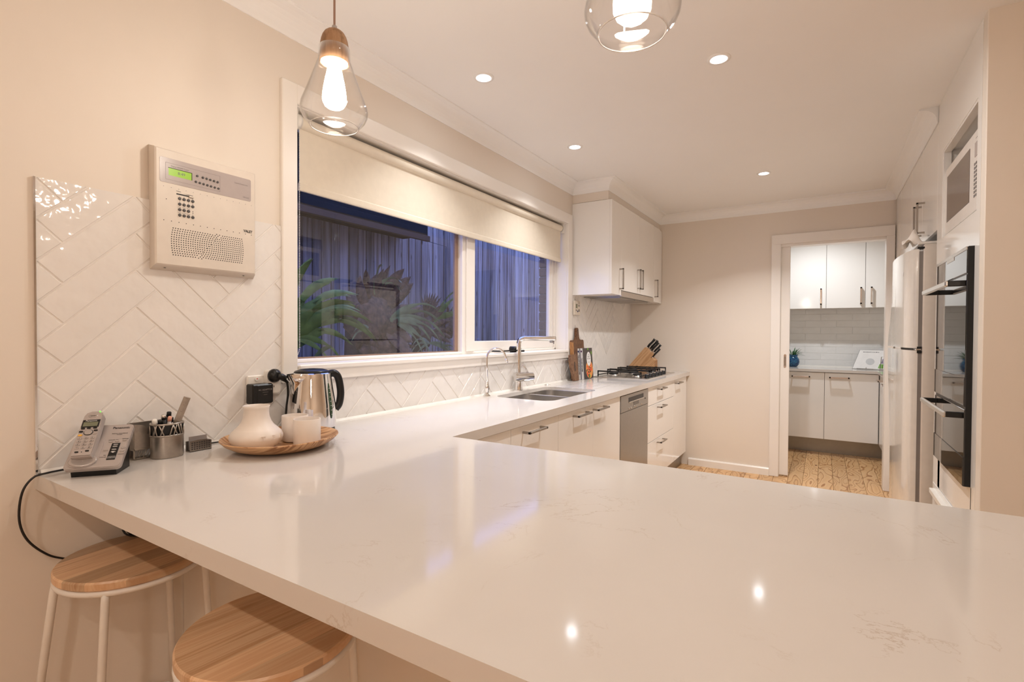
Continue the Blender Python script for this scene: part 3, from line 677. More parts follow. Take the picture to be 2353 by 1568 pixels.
# ================================================================== oven tower
ot=thing('oven_tower','tall white cabinet housing the microwave and the wall ovens','cabinet',(2.45,2.46,0))
NY0,NY1,NZ0,NZ1=2.100,2.752,1.733,2.157; OY0,OY1,OZ0,OZ1=2.110,2.705,.678,1.602
S=MB(); S.box(WR,WR+.02,YR+.061,NY0,.10,CE); S.box(WR,WR+.02,NY1,2.872,.10,CE); S.box(WR,WR+.02,NY0,NY1,NZ1,CE); S.box(WR,WR+.02,NY0,NY1,OZ1,NZ0)
S.box(WR,WR+.02,OY1,NY1,.52,OZ1); S.box(WR,WR+.02,NY0,OY0,.52,OZ1); S.box(WR,WR+.02,NY0,NY1,.52,OZ0)
part('face_panel',S,M['laq'],ot)
part('niche_lining',MB().box(WR+.021,WR+.55,NY1,NY1+.016,NZ0,NZ1).box(WR+.02,WR+.55,NY0-.016,NY0,NZ0,NZ1).box(WR+.02,WR+.55,NY0,NY1,NZ1,NZ1+.016).box(WR+.02,WR+.55,NY0,NY1,NZ0-.016,NZ0).box(WR+.54,WR+.55,NY0,NY1,NZ0,NZ1)
   .box(WR+.0015,WR+.030,NY1-.012,NY1+.0005,NZ0,NZ1+.0005).box(WR+.0017,WR+.030,NY0,NY1-.001,NZ1-.012,NZ1+.0005),M['laq'],ot)
part('side_panel',MB().box(WR+.02,WR+.60,2.852,2.872,.0,CE-.001),M['laq'],ot)
dr=part('drawer',MB().box(WR-.002,WR+.018,NY0-.03,2.86,.12,.515,b=.0012),M['laq'],ot)
part('pull_edge',MB().box(WR-.022,WR,2.30,2.82,.468,.492,b=.002),M['white_pl'],dr)
ov=thing('double_oven','black glass double wall oven with two bar handles','oven',(2.3,2.41,OZ0))
part('chassis',MB().box(WR-.0185,WR+.5,OY0,OY1,OZ0,OZ1,b=.002),M['black'],ov)
OX=WR-.020
def pane(name,z0,z1,m='blackglass',x=OX,t=.012,par=None,y0=OY0+.002,y1=OY1): return part(name,MB().box(x-.002,x+t,y0,y1,z0,z1,b=.0015),M[m],par or ov)
cpn=pane('control_panel',1.500,1.600); part('trim_strip',MB().box(OX-.004,OX,OY0+.002,OY1,1.588,1.602,b=.001).box(OX-.0035,OX,2.33,2.47,1.574,1.59,b=.001),M['steel'],cpn)
od1=pane('oven_door',.985,1.494); part('lower_trim',MB().box(OX-.0045,OX,OY0+.002,OY1,.988,1.098,b=.001),M['mirror'] if 'mirror' in M else M['blackglass'],od1)
od2=pane('oven_door',.678,.974); part('lower_trim',MB().box(OX-.0045,OX,OY0+.002,OY1,.680,.790,b=.001),M['blackglass'],od2)
for od,hz in((od1,1.462),(od2,.950)):
    h_=part('handle',MB().box(2.086,2.100,2.125,2.665,hz-.012,hz+.012,b=.005),M['steel'],od)
    [part('handle_bracket',MB().box(2.095,OX,yy,yy+.020,hz-.011,hz+.011,b=.003),M['black'],od) for yy in(2.125,2.645)]
mw=thing('microwave_oven','white microwave oven in the niche above the wall oven','microwave',(2.4,2.42,NZ0))
MX=2.192
part('body',MB().prism([(y,z) for y,z in rrect(2.104,2.742,NZ0+.012,2.055,.02)],MX,MX+.4,'x'),M['micro'],mw)
mf=part('front',MB().prism(rrect(2.104,2.742,NZ0+.012,2.055,.022),MX-.012,MX,'x'),M['micro'],mw)
part('door_window',MB().box(MX-.0135,MX-.011,2.265,2.700,NZ0+.065,2.015,b=.001),M['mwglass'],mf)
part('display',MB().box(MX-.0135,MX-.0115,2.130,2.185,1.955,2.010),M['ic_panel'],mf)
S=MB()
for r_ in range(9):
    for c_ in range(3): S.box(MX-.0135,MX-.0115,2.124+.026*c_,2.140+.026*c_,1.800+.0155*r_,1.809+.0155*r_,mi=0)
part('keypad',S,M['ink2'],mf); part('lettering',text('- - - -',.016,(MX-.0125,2.16,2.028),(0,-1,0),(0,0,1)),M['ink'],mf)
for yy in(2.15,2.69): part('foot',MB().lathe([(.012,0),(.012,.012)],(MX+.05,yy,NZ0),12),M['black'],mw)
for xx in(.3,):
    for yy in(2.15,2.69): part('foot',MB().lathe([(.012,0),(.012,.012)],(MX+xx,yy,NZ0),12),M['black'],mw)

# ================================================================== cabinets over and beyond the fridge
fc=thing('fridge_cabinet','white two-door cabinet above the fridge','cabinet',(2.45,3.32,1.80))
part('carcass',MB().box(WR+.02,WR+.58,2.876,3.768,1.80,CB),M['grey'],fc)
def hxm(parent,y,z0,z1): return handle(parent,[(WR,y,z0),(WR-.034,y,z0),(WR-.034,y,z1),(WR,y,z1)])
d=part('door',MB().box(WR,WR+.018,2.876,3.332,1.796,CB,b=.0012),M['laq'],fc); hxm(d,3.255,1.848,2.017)
d=part('door',MB().box(WR,WR+.018,3.335,3.768,1.796,CB,b=.0012),M['laq'],fc); hxm(d,3.37,1.848,2.017)
tc=thing('tall_cabinet','tall white pantry cabinet between the fridge and the doorway','cabinet',(2.45,4.18,0))
part('carcass',MB().box(WR+.02,WR+.58,3.772,4.59,.0,CB),M['carc'],tc)
part('door',MB().box(WR,WR+.018,3.771,4.309,.10,CB,b=.0012),M['laq'],tc); part('door',MB().box(WR,WR+.018,4.312,4.58,.10,CB,b=.0012),M['laq'],tc)
struct('wall_fridge_recess',MB().box(WR+.63,WR+.70,2.05,YB-.002,0,CE),M['wall'])

# ------------------------------------------------------------------ fridge
fr=thing('fridge','cream top-mount fridge with rounded doors','fridge',(2.45,3.27,0))
part('body',MB().box(2.125,2.74,2.925,3.615,.03,1.735,b=.006),M['fridge_side'],fr)
part('gasket',MB().box(2.108,2.126,2.932,3.61,.10,1.70),M['gasket'],fr)
def fdoor(z0,z1,scoop):
    prof=[(2.930,2.108),(2.930,2.098),(2.936,2.088),(2.955,2.079),(3.02,2.066),(3.12,2.054),(3.24,2.046),(3.36,2.044),(3.48,2.048),(3.57,2.056),(3.605,2.066),(3.615,2.080),(3.615,2.108)]
    nz=14; mb=MB(); v=[]; n=len(prof)
    for i in range(nz+1):
        z=z0+(z1-z0)*i/nz; t=(i/nz) if scoop<0 else 1-i/nz
        e=math.exp(-((t)/.35)**2)*.020
        for (y,x) in prof:
            v.append((x-(e if y>3.5 and x<2.1 else 0)*min(1,max(0,(y-3.48)/.1)),y,z))
    f=[(i*n+k,i*n+k+1,(i+1)*n+k+1,(i+1)*n+k) for i in range(nz) for k in range(n-1)]+[(i*n+n-1,i*n,(i+1)*n,(i+1)*n+n-1) for i in range(nz)]
    mb.add(v,f,0,True); m=len(mb.v)-len(v); mb.f.append(tuple(m+k for k in range(n))[::-1]); mb.f.append(tuple(m+nz*n+k for k in range(n))); mb.m+=[0,0]; mb.sm+=[False,False]
    return mb
d1=part('freezer_door',fdoor(1.192,1.712,-1),M['fridge'],fr,auto=.7); d2=part('fridge_door',fdoor(.10,1.180,1),M['fridge'],fr,auto=.7)
part('hinge',MB().box(2.10,2.135,2.926,2.96,1.712,1.724,b=.003),M['black'],fr); part('hinge',MB().box(2.098,2.12,2.926,2.99,1.1805,1.1905,b=.002),M['chrome'],fr)
part('hinge_cap',MB().box(2.104,2.124,2.926,2.95,1.166,1.179),M['black'],fr); part('hinge_cap',MB().box(2.104,2.124,2.926,2.95,1.190,1.200),M['black'],fr)
part('badge',MB().lathe([(.016,0),(.016,.002),(.010,.003)],(2.058,3.09,1.60),20,axis='x'),M['silver'],fr)
part('top_cover',MB().box(2.10,2.74,2.93,3.61,1.735,1.750,b=.004),M['fridge'],fr)
part('grip_shadow_strip',MB().box(2.066,2.10,3.615,3.622,1.21,1.50,b=.002).box(2.066,2.10,3.615,3.622,.86,1.15,b=.002),M['gasket'],fr,'grey strip standing in for the shade of the grip recess at the door edge')  # shade of the grip recess, put in as a grey strip
# tissue on the fridge
def tissue():
    mb=MB(); n=12; random.seed(3); v=[]
    for i in range(n+1):
        for j in range(n+1):
            u,w_=i/n-.5,j/n-.5; r=math.hypot(u,w_); z=.085*math.exp(-(r*2.6)**2)+.012*math.sin(9*u+4*w_)+.010*math.sin(13*w_-5*u)
            v.append((2.10+u*.085+.008*math.sin(7*w_),3.12+w_*.17,1.7515+max(0,z*1.0+.01*math.sin(5*u+3*w_))))
    mb.add(v,[(i*(n+1)+j,i*(n+1)+j+1,(i+1)*(n+1)+j+1,(i+1)*(n+1)+j) for i in range(n) for j in range(n)],0,True); return mb
solo('tissue_sheet',tissue(),M['cloth'],'crumpled white paper sheet lying on top of the fridge','paper')

# ================================================================== roller blind
rb=thing('roller_blind','cream double roller blind pulled part way down the window','blind',(-.04,1.95,1.80))
part('fabric',MB().box(-.0408,-.0398,.785,3.052,1.835,2.065),M['fabric'],rb)
part('roll',MB().tube([(-.043,.785,2.066),(-.043,3.052,2.066)],.0245,28),M['fabric'],rb,auto=.8)
part('bottom_bar',MB().prism([(-.0465,1.806),(-.035,1.806),(-.0335,1.812),(-.034,1.832),(-.0395,1.838),(-.045,1.832)],.783,3.054,'y'),M['fabric'],rb)
part('hem',MB().box(-.0395,-.0385,.785,3.052,1.836,1.862,b=.0004),M['fabric'],rb)
part('back_roll',MB().tube([(-.072,.785,2.078),(-.072,3.052,2.078)],.012,18),M['grey'],rb)
br=part('bracket',MB().box(-.075,-.012,.757,.762,2.028,2.105,b=.002).tube([(-.043,.762,2.066),(-.043,.783,2.066)],.030,24),M['white_pl'],rb)
part('bracket_disc',MB().tube([(-.043,.752,2.066),(-.043,.757,2.066)],.016,20),M['grey'],br)
part('bracket',MB().box(-.075,-.012,3.060,3.065,2.028,2.105,b=.002),M['white_pl'],rb); part('end_cap',MB().tube([(-.043,3.052,2.066),(-.043,3.060,2.066)],.022,20),M['black'],rb)
# bead chain: one loop of real beads
S=MB(); z=2.05
def bead(x,y,z,r=.0022): S.lathe([(r*.5,-r*.87),(r,-0),(r*.5,r*.87)],(x,y,z),6,cap0=True,cap1=True)
while z>1.20: bead(-.022,.772,z); bead(-.066,.770,z); z-=.0062
for i in range(17):
    a=PI*i/16; bead(-.044+.022*math.cos(a),.772-.004*math.sin(a),1.20-.034*math.sin(a))
ch=part('bead_chain',S,M['white_pl'],rb)
part('chain_joiner',MB().tube([(-.066,.770,1.86),(-.066,.770,1.885)],.0045,8),M['white_pl'],ch)

# ================================================================== wall fittings on the tiled wall
ic=thing('wall_intercom','large ivory wall intercom panel with speaker grille above the tiles','intercom',(0,.40,1.438))
def frust(y0,y1,z0,z1,Y0,Y1,Z0,Z1,xa,xb,bev=.004):
    a=[(y0,z0),(y1,z0),(y1,z1),(y0,z1)]; b=[(Y0,Z0),(Y1,Z0),(Y1,Z1),(Y0,Z1)]; c=[(Y0+bev,Z0+bev),(Y1-bev,Z0+bev),(Y1-bev,Z1-bev),(Y0+bev,Z1-bev)]
    v=[(xa,)+p for p in a]+[(xb-bev,)+p for p in b]+[(xb,)+p for p in c]
    return MB().add(v,[(3,2,1,0),(8,9,10,11)]+[(i,(i+1)%4,4+(i+1)%4,4+i) for i in range(4)]+[(4+i,4+(i+1)%4,8+(i+1)%4,8+i) for i in range(4)])
part('housing',frust(.256,.572,1.440,1.806,.252,.553,1.453,1.792,.001,.050),M['ic'],ic)
XF=.0502
def plate(name,y0,y1,z0,z1,m,par,r=.004,t=.0008,x=XF): return part(name,MB().prism(rrect(y0,y1,z0,z1,r,4),x-.0006,x+t,'x'),M[m],par)
lp=plate('label_panel',.264,.536,1.694,1.766,'ic_panel',ic,.005)
X1=XF+.0009
S=MB()
for a,b,c,d in((.279,.435,1.752,1.7526),(.279,.435,1.7035,1.7041),(.279,.2796,1.7035,1.7526),(.4344,.435,1.7035,1.7526)): S.box(X1-.0004,X1+.0001,a,b,c,d)
part('outline',S,M['ink2'],lp)
part('display',MB().box(X1-.0006,X1,.287,.350,1.717,1.738),M['lcd'],lp); 
part('display_frame',MB().box(X1-.0004,X1+.0006,.286,.351,1.738,1.7395).box(X1-.0004,X1+.0006,.350,.3515,1.717,1.7395),M['black'],lp)
tx=lambda s,h,y,z,x=X1+.0001,**k: text(s,h,(x,y,z),(0,1,0),(0,0,1),ext=.0001,**k)
S=tx('8:49',.012,.322,1.7275,x=X1+.0003); S.merge(tx('Digital AM/FM Tuner',.0058,.318,1.7445)); S.merge(tx('Sound & Intercom',.006,.503,1.7445)); S.merge(tx('VM102',.0075,.519,1.7035))
part('lettering',S,M['ink2'],lp)
def knob(y,z,r,par,m='dkgrey',x=XF): 
    k=part('button',MB().lathe([(r,-.0004),(r,.0022),(r*.75,.0034)],(x,y,z),12,axis='x'),M[m],par)
    return k
for i in range(6): knob(.366+(0 if i==0 else .005)+.0112*i,1.7345-.0006*i,.0034,lp,x=X1)
for i in range(7): knob(.362+.0112*i,1.716-.0007*i,.0034,lp,x=X1)
S=MB()
for i in range(6): S.merge(tx('----',.0035,.366+(0 if i==0 else .005)+.0112*i,1.741-.0006*i))
part('lettering',S,M['ink2'],lp)
kp=part('keypad_plate',MB().box(XF-.0004,XF+.0002,.3105,.356,1.598,1.661),M['ic'],ic)
for r_ in range(4):
    for c_ in range(4):
        if (r_,c_)==(2,3): continue
        knob(.3165+.0122*c_,1.6545-.0162*r_,.0045,kp)
S=MB()
for r_,row in enumerate((('1','2','3','4'),('5','6','7','8'),('PWR','MON','MUTE',''),('CLEAR','ROOM','DOOR','ALL'))):
    for c_,q in enumerate(row):
        if q: S.merge(tx(q,.0045 if len(q)<2 else .0034,.3165+.0122*c_,1.6615-.0162*r_,x=XF+.0003))
S.merge(tx('Volume',.0042,.314,1.6755,x=XF+.0003))
S.add([(XF+.0003,.326,1.6718),(XF+.0003,.354,1.6690),(XF+.0003,.354,1.6718)],[(0,1,2)])
for dz in(0,-.005): S.lathe([(.0014,0),(.0014,.0004)],(XF,.3535,1.6235+dz),8,axis='x')
part('lettering',S,M['ink'],ic)
sl=part('volume_slot',MB().box(XF-.0005,XF+.0003,.308,.354,1.6655,1.669),M['black'],ic); part('slider',MB().box(XF,XF+.005,.342,.355,1.664,1.6695,b=.001),M['ic'],sl)
vl=text('VALET',.0115,(XF+.0004,.526,1.5935),(0,1,0),(0,0,1),ext=.0002,bold=.0003,sx=.9); part('lettering',vl,M['ink'],ic)
# speaker grille: concentric arcs of holes, joined (too many and too small to count)
S=MB(); cy,cz=.4015,1.5255; w2,h2=.1265,.0415
def dot(y,z,r=.0016): S.lathe([(r,-.0002),(r,.0003)],(XF,y,z),6,axis='x')
seen=[]
for src in((.340,1.5255),(.463,1.5255)):
    R_=.004
    while R_<.17:
        nn=max(1,int(2*PI*R_/.0066))
        for i in range(nn):
            a=2*PI*i/nn; y=src[0]+R_*math.cos(a) if src[0]<cy else src[0]-R_*math.cos(a); z_=src[1]+R_*math.sin(a)
            left=src[0]>cy
            if abs(z_-cz)<h2 and .275<y<.528 and ((left and y<cy+(z_-cz)*.9) or (not left and y>=cy+(z_-cz)*.9)):
                if abs(y-cy)<w2-.018*((z_-cz)/h2)**2: dot(y,z_)
        R_+=.0066
part('speaker_grille',S,M['black'],ic,kind='stuff')
S=MB()
for i in range(14): S.lathe([(.0013,-.0002),(.0013,.0003)],(XF,.274+.0203*i,1.584+.0*i),6,axis='x')
S.lathe([(.0013,-.0002),(.0013,.0003)],(XF,.281,1.646),6,axis='x')
part('vent_holes',S,M['black'],ic)
S=MB()
for i in range(14): S.lathe([(.0009,-.0002),(.0009,.0003)],(XF,.274+.0203*i,1.682),6,axis='x')
part('vent_holes',S,M['ink2'],ic)
for yy in(.285,.522): part('screw_hole',MB().lathe([(.003,0),(.003,.0006)],(0,0,0),10).xf(Matrix.Translation((.030,yy,1.4475))@Matrix.Rotation(math.radians(195),4,'Y')),M['black'],ic)

# air conditioner controller
ac=thing('air_conditioner_controller','small cream wall thermostat controller beside the window under the wall cabinets','thermostat',(0,3.235,1.403))
part('housing',MB().box(.0095,.024,3.178,3.292,1.405,1.52,b=.004),M['cream_pl'],ac); part('display',MB().box(.023,.0245,3.205,3.235,1.462,1.495),M['lcd2'],ac)
part('button',MB().box(.023,.0255,3.252,3.275,1.475,1.490,b=.001),M['grey'],ac); part('button',MB().box(.023,.0255,3.205,3.225,1.440,1.450,b=.001),M['ink2'],ac); part('button',MB().box(.023,.0255,3.232,3.248,1.430,1.443,b=.001),M['navy'],ac); part('button',MB().box(.023,.0255,3.256,3.275,1.435,1.455,b=.001),M['ink2'],ac); part('lettering',text('ooo',.012,(.0246,3.264,1.505),(0,1,0),(0,0,1)),M['ink2'],ac)

# power outlet with adaptors
po=thing('power_outlet','white double power outlet on the tiles behind the kettle','outlet',(0,.60,1.035))
part('face_plate',MB().box(.0085,.020,.541,.664,1.036,1.110,b=.003),M['white_pl'],po)
rk=part('rocker_switch',MB().tube([(.019,.573,1.098),(.024,.573,1.098)],.0068,16),M['white_pl'],po); part('indicator',MB().box(.0235,.0246,.571,.575,1.097,1.100),M['red'],rk)
tr=thing('plug_pack','black plug pack transformer in the left socket','transformer',(.045,.572,1.012))
part('body',MB().box(.021,.062,.534,.608,1.015,1.083,b=.004).box(.060,.064,.548,.607,1.018,1.080,b=.003),M['black'],tr); part('lettering',text('AC ADAPTOR\n--------\n-----',.008,(.0642,.578,1.055),(0,1,0),(0,0,1)),M['ink2'],tr)
part('cord_stub',MB().tube([(.045,.575,1.017),(.045,.576,1.004),(.040,.575,.99)],.003,8),M['rubber'],tr)
da=thing('double_adaptor','white double adaptor plugged into the right socket','adaptor',(.03,.622,1.043))
part('body',MB().prism(rrect(.598,.648,1.046,1.128,.012,4),.021,.043,'x'),M['white_pl'],da)
S=MB().box(.0428,.0434,.609,.611,1.066,1.073).box(.0428,.0434,.622,.624,1.066,1.073).box(.0428,.0434,.6155,.6175,1.053,1.060); part('socket_slots',S,M['ink'],da); part('indicator',MB().box(.0425,.0438,.628,.632,1.084,1.087),M['red'],da)
kc=thing('kettle_plug','black round kettle plug and its cord in the double adaptor','plug',(.06,.635,1.09))
part('plug',MB().lathe([(.024,.0435),(.024,.052),(.019,.060),(.012,.067)],(0,.622,1.107),24,axis='x').tube([(.062,.622,1.107),(.064,.640,1.103),(.062,.655,1.098)],[.010,.011,.008],12).tube([(.060,.635,1.100),(.058,.657,1.088),(.055,.668,1.080)],[.007,.006,.005],10),M['black'],kc)
part('cord',MB().tube(bez([(.056,.664,1.083),(.044,.676,1.062),(.036,.682,1.03),(.032,.678,.98),(.032,.674,.93),(.030,.672,.9035)],5),.0038,8),M['rubber'],kc)

# ================================================================== kettle
KX,KY=.103,.733
kt=thing('electric_kettle','polished chrome electric kettle with black handle','kettle',(KX,KY,.9))
part('power_base',MB().lathe([(.078,.9),(.080,.903),(.078,.914),(.070,.918)],(KX,KY,0),40),M['black'],kt)
prof=[(.083,.918),(.0835,.922),(.0835,.95),(.083,.972),(.081,1.0),(.077,1.03),(.0725,1.06),(.069,1.085),(.0665,1.102),(.066,1.111),(.061,1.114)]
part('body',MB().lathe(prof,(KX,KY,0),64),M['chrome'],kt,auto=.8)
part('lid',MB().lathe([(.062,1.1135),(.058,1.120),(.040,1.1265),(.018,1.1285),(.004,1.129)],(KX,KY,0),40),M['black'],kt)
# spout towards the camera-left
sd=Vector((.02,-1,0)).normalized(); sp=MB(); sw=Vector((-sd.y,sd.x,0))
v=[]
for z,o,hw in((1.113,.098,.016),(1.104,.093,.026),(1.082,.080,.020),(1.052,.0745,.004)):
    for s_ in(-1,-.5,0,.5,1): 
        base=.055 if z>1.07 else .066
        v.append((KX+sd.x*(o if abs(s_)<.3 else (o*.88+.008 if abs(s_)<.8 else base))+sw.x*hw*1.5*s_,KY+sd.y*(o if abs(s_)<.3 else (o*.88+.008 if abs(s_)<.8 else base))+sw.y*hw*1.5*s_,z))
f=[(i*5+k,i*5+k+1,(i+1)*5+k+1,(i+1)*5+k) for i in range(3) for k in range(4)]
sp.add(v,f,0,True); part('spout',sp,M['chrome'],kt)
hd=Vector((.42,.91,0)).normalized()
hp=[Vector((KX,KY,z))+hd*o for o,z in((.058,1.106),(.078,1.108),(.092,1.094),(.100,1.060),(.102,1.025),(.096,.992),(.083,.975))]
part('handle',MB().tube(bez(hp,5),.0115,12,flat=1.2),M['black'],kt)
gd=Vector((.97,.24,0)).normalized(); gs=Vector((-gd.y,gd.x,0)); S=MB(); L=[]
for i in range(9):
    z=.952+.125*i/8; rr=(.0835-.0000 if z<.97 else .0835-(z-.97)*.135)+.0012; hw=.0085*math.sin(PI*(i+.35)/8.7)**.5
    L.append([tuple(Vector((KX,KY,z))+gd*rr-gs*hw),tuple(Vector((KX,KY,z))+gd*(rr+.001)),tuple(Vector((KX,KY,z))+gd*rr+gs*hw)])
S.add([p for r in L for p in r],[(i*3+k,i*3+k+1,(i+1)*3+k+1,(i+1)*3+k) for i in range(8) for k in(0,1)],0,True)
gw=part('water_gauge',S,mat('dark green gauge',(.02,.05,.02),.15),kt)
S=MB()
for i in range(7):
    z=.966+.0155*i; rr=(.0835 if z<.97 else .0835-(z-.97)*.135)+.0028; c=Vector((KX,KY,z))+gd*rr
    S.add([tuple(c-gs*.003+Vector((0,0,-.0006))),tuple(c+gs*.003+Vector((0,0,-.0006))),tuple(c+gs*.003+Vector((0,0,.0006))),tuple(c-gs*.003+Vector((0,0,.0006)))],[(0,1,2,3)])
part('scale_marks',S,M['paper'],gw)

# ================================================================== tray, vase, cups
TX,TY=.250,.512
tray=solo('serving_tray',MB().lathe([(.004,.9002),(.095,.9002),(.112,.904),(.135,.912),(.153,.923),(.1655,.936),(.1645,.9385),(.161,.9385),(.149,.928),(.130,.917),(.108,.9105),(.09,.909),(.004,.909)],(TX,TY,0),72,sy=1.03),M['traywood'],'round shallow wooden tray with zebra grain holding the teapot set','tray',auto=.9)
VX,VY,VZ=.240,.437,.9095
vs_=thing('ceramic_vase','squat cream ceramic jug with narrow neck and raised letters','jug',(VX,VY,VZ))
vp=[(.030,0),(.042,.0015),(.057,.010),(.068,.021),(.0735,.034),(.0735,.041),(.069,.052),(.058,.0625),(.048,.072),(.041,.083),(.0365,.096),(.0345,.110),(.0352,.122),(.0375,.1295),(.0365,.1305),(.0345,.1290),(.032,.121),(.031,.108),(.034,.092),(.040,.080),(.055,.060),(.062,.040),(.05,.012),(.01,.006)]
part('body',MB().lathe(vp,(VX,VY,VZ),64),M['ceramic'],vs_,auto=1.2)
for q,ang in(('T',-17),('E',7),('A',30)):
    a=math.radians(ang); n=Vector((math.cos(a),math.sin(a),0)); part('raised_letter',text(q,.0175,Vector((VX,VY,VZ+.041))+n*.0728,(-n.y,n.x,0),(0,0,1),ext=.0012,bold=.0002),M['ceramic'],vs_)
def cup(cx,cy,lab):
    prof=[(.006,0),(.030,0),(.037,.003),(.0395,.010),(.040,.02),(.040,.082),(.0392,.0832),(.0375,.0832),(.037,.081),(.037,.012),(.03,.006),(.004,.005)]
    return solo('tea_cup',MB().lathe(prof,(cx,cy,.9095),48),M['ceramic'],lab,'cup','cream tea cups on the tray',auto=.9)
cup(.236,.570,'handleless cream tea cup half hidden behind the other cup on the tray'); cup(.326,.548,'handleless cream tea cup at the front of the tray, in full view')

# ================================================================== pen cup, pens, ruler, letter rack, card holder
PX,PYc=.077,.268
pn=thing('pen_cup','brushed metal oval pen cup with open lattice band','pen holder',(PX,PYc,.9))
lr=lambda prof,**k: MB().lathe([(r*.87,h) for r,h in prof],(PX,PYc,.9),48,sx=.86,sy=1.0,**k)
part('cup_wall',lr([(.040,.001),(.0465,.001),(.0475,.004),(.0475,.062),(.0462,.062),(.0462,.004)]),M['pewter'],pn,auto=.7)
part('collar',lr([(.0485,.061),(.0490,.0635),(.0485,.066),(.046,.066),(.046,.061)]),M['pewter'],pn); part('rim',lr([(.0488,.094),(.0495,.0965),(.0488,.099),(.0455,.099),(.0455,.094)]),M['pewter'],pn)
part('lining',lr([(.0440,.005),(.0440,.094)],cap1=False),M['black'],pn)
S=MB(); random.seed(5)
for i in range(26):
    a0=2*PI*i/26+random.uniform(-.1,.1); a1=a0+random.choice((-.33,-.22,.22,.33))
    S.tube([(PX+.0408*.86*math.cos(a0+(a1-a0)*t),PYc+.0408*math.sin(a0+(a1-a0)*t),.965+.030*t) for t in(0,.5,1)],.0021,6)
part('lattice',S,M['pewter'],pn)
def pen(bx,by,tx_,ty_,top,m1,m2,lab,r=.0042,cat='pen'):
    """base point, top point; a thing with barrel and cap"""
    b=Vector((bx,by,.908)); t=Vector((tx_,ty_,top)); d=(t-b).normalized()
    o=thing('pen',lab,cat,tuple(b),0,'pens in the metal pen cup')
    part('barrel',MB().tube([b,b+d*((t-b).length-.012)],r,10),m1,o); part('cap',MB().tube([b+d*((t-b).length-.014),t-d*.002,t],[r*1.12,r*1.1,r*.7],10),m2,o); return o
pen(PX-.01,PYc-.01,PX+.012,PYc-.038,1.013,M['black'],M['white_pl'],'thick black and white pen leaning leftmost in the cup',.006)
pen(PX,PYc-.005,PX+.012,PYc-.024,1.010,M['black'],M['black'],'all black pen second from the left in the cup',.005)
pen(PX-.005,PYc,PX-.002,PYc-.008,1.022,M['black'],M['steel'],'black marker with metal end standing upright behind the pink pen',.0062)
pen(PX+.01,PYc-.01,PX+.022,PYc-.002,1.018,M['silver_lt'],mat('pink rubber',(.75,.38,.28),.5),'silver pen with pink tip at the front of the cup',.0048)
pen(PX-.008,PYc+.004,PX-.006,PYc+.008,1.028,M['black'],M['black'],'tallest black pen in the middle of the cup',.0055)
pen(PX+.005,PYc+.004,PX+.014,PYc+.006,1.014,M['silver'],M['black'],'thin silver pen with black end near the cup middle',.004)
b=Vector((PX-.006,PYc-.006,.908)); t=Vector((PX+.022,PYc+.073,1.055)); d=(t-b); q=d.normalized(); sx_=Vector((.55,.80,0)).cross(q).normalized(); 
mt=frame((0,0,0),(.35,.9,-.35),tuple(q)); mt=Matrix.Translation(b)@mt
rl=thing('steel_ruler','worn metal ruler sticking out to the right of the pen cup','ruler',tuple(b))
part('blade',MB().box(-.009,.009,0,d.length,-.0022,.0022,b=.0009,mat=mt),M['pewter'],rl)
S=MB()
for i in range(30): S.box(.001 if i%5 else -.003,.0085,d.length-.004-.004*i-.0005,d.length-.004-.004*i,.0022,.0024,mat=mt)
part('scale_marks',S,M['ink'],rl)
# letter rack behind, against the tiles
lk=thing('letter_rack','brushed metal letter rack with lattice base between phone and pen cup','letter rack',(.03,.236,.9))
def rail(y0,y1,z0,z1,x0,x1,b=.001): return MB().box(x0,x1,y0,y1,z0,z1,b=b)
S=MB(); 
P=[(.196,.931),(.286,.931),(.286,.988),(.274,.9825),(.250,.983),(.232,.986),(.216,.996),(.200,.9985),(.196,.9985)]
S.prism(P,.050,.052,'x'); part('front_plate',S,M['pewter'],lk)
part('back_plate',MB().box(.012,.014,.194,.288,.901,1.0,b=.0008),M['pewter'],lk); part('side_plate',MB().prism([(.014,.931),(.050,.931),(.050,.9985),(.014,1.0)],.194,.196,'y').box(.012,.052,.194,.288,.901,.903),M['pewter'],lk)
part('band',MB().box(.0495,.0535,.194,.288,.926,.931,b=.0008).box(.0495,.0535,.194,.288,.901,.904,b=.0008).box(.0495,.0535,.194,.197,.901,.931).box(.012,.0535,.193,.1955,.926,.931),M['pewter'],lk)
S=MB(); random.seed(11)
for i in range(11):
    y=.200+.0085*i; S.tube([(.0515,y,.903),(.0515,y+random.choice((-.012,.012,.008)),.928)],.0013,5)
part('lattice',S,M['pewter'],lk)
part('envelope',MB().box(.030,.0305,.205,.284,.904,.982),M['paper'],lk)
ch_=thing('card_holder','low metal business card holder with square punched holes','card holder',(.066,.355,.9))
S=MB().prism([(.338-.012,.9005),(.388,.9005),(.388,.929),(.372,.933),(.352,.9345),(.326,.932)],.082,.084,'x'); part('front_plate',S,M['pewter'],ch_)
part('tray_base',MB().box(.058,.084,.326,.388,.9003,.902).box(.058,.060,.326,.388,.902,.930),M['pewter'],ch_)
S=MB()
for r_ in range(4):
    for c_ in range(8): S.box(.0838,.0844,.330+.0070*c_,.3342+.0070*c_,.906+.0062*r_,.9098+.0062*r_)
part('punched_holes',S,M['ink'],ch_); part('card',MB().box(.066,.0672,.331,.383,.904,.944,b=.0003),M['silver_lt'],ch_)

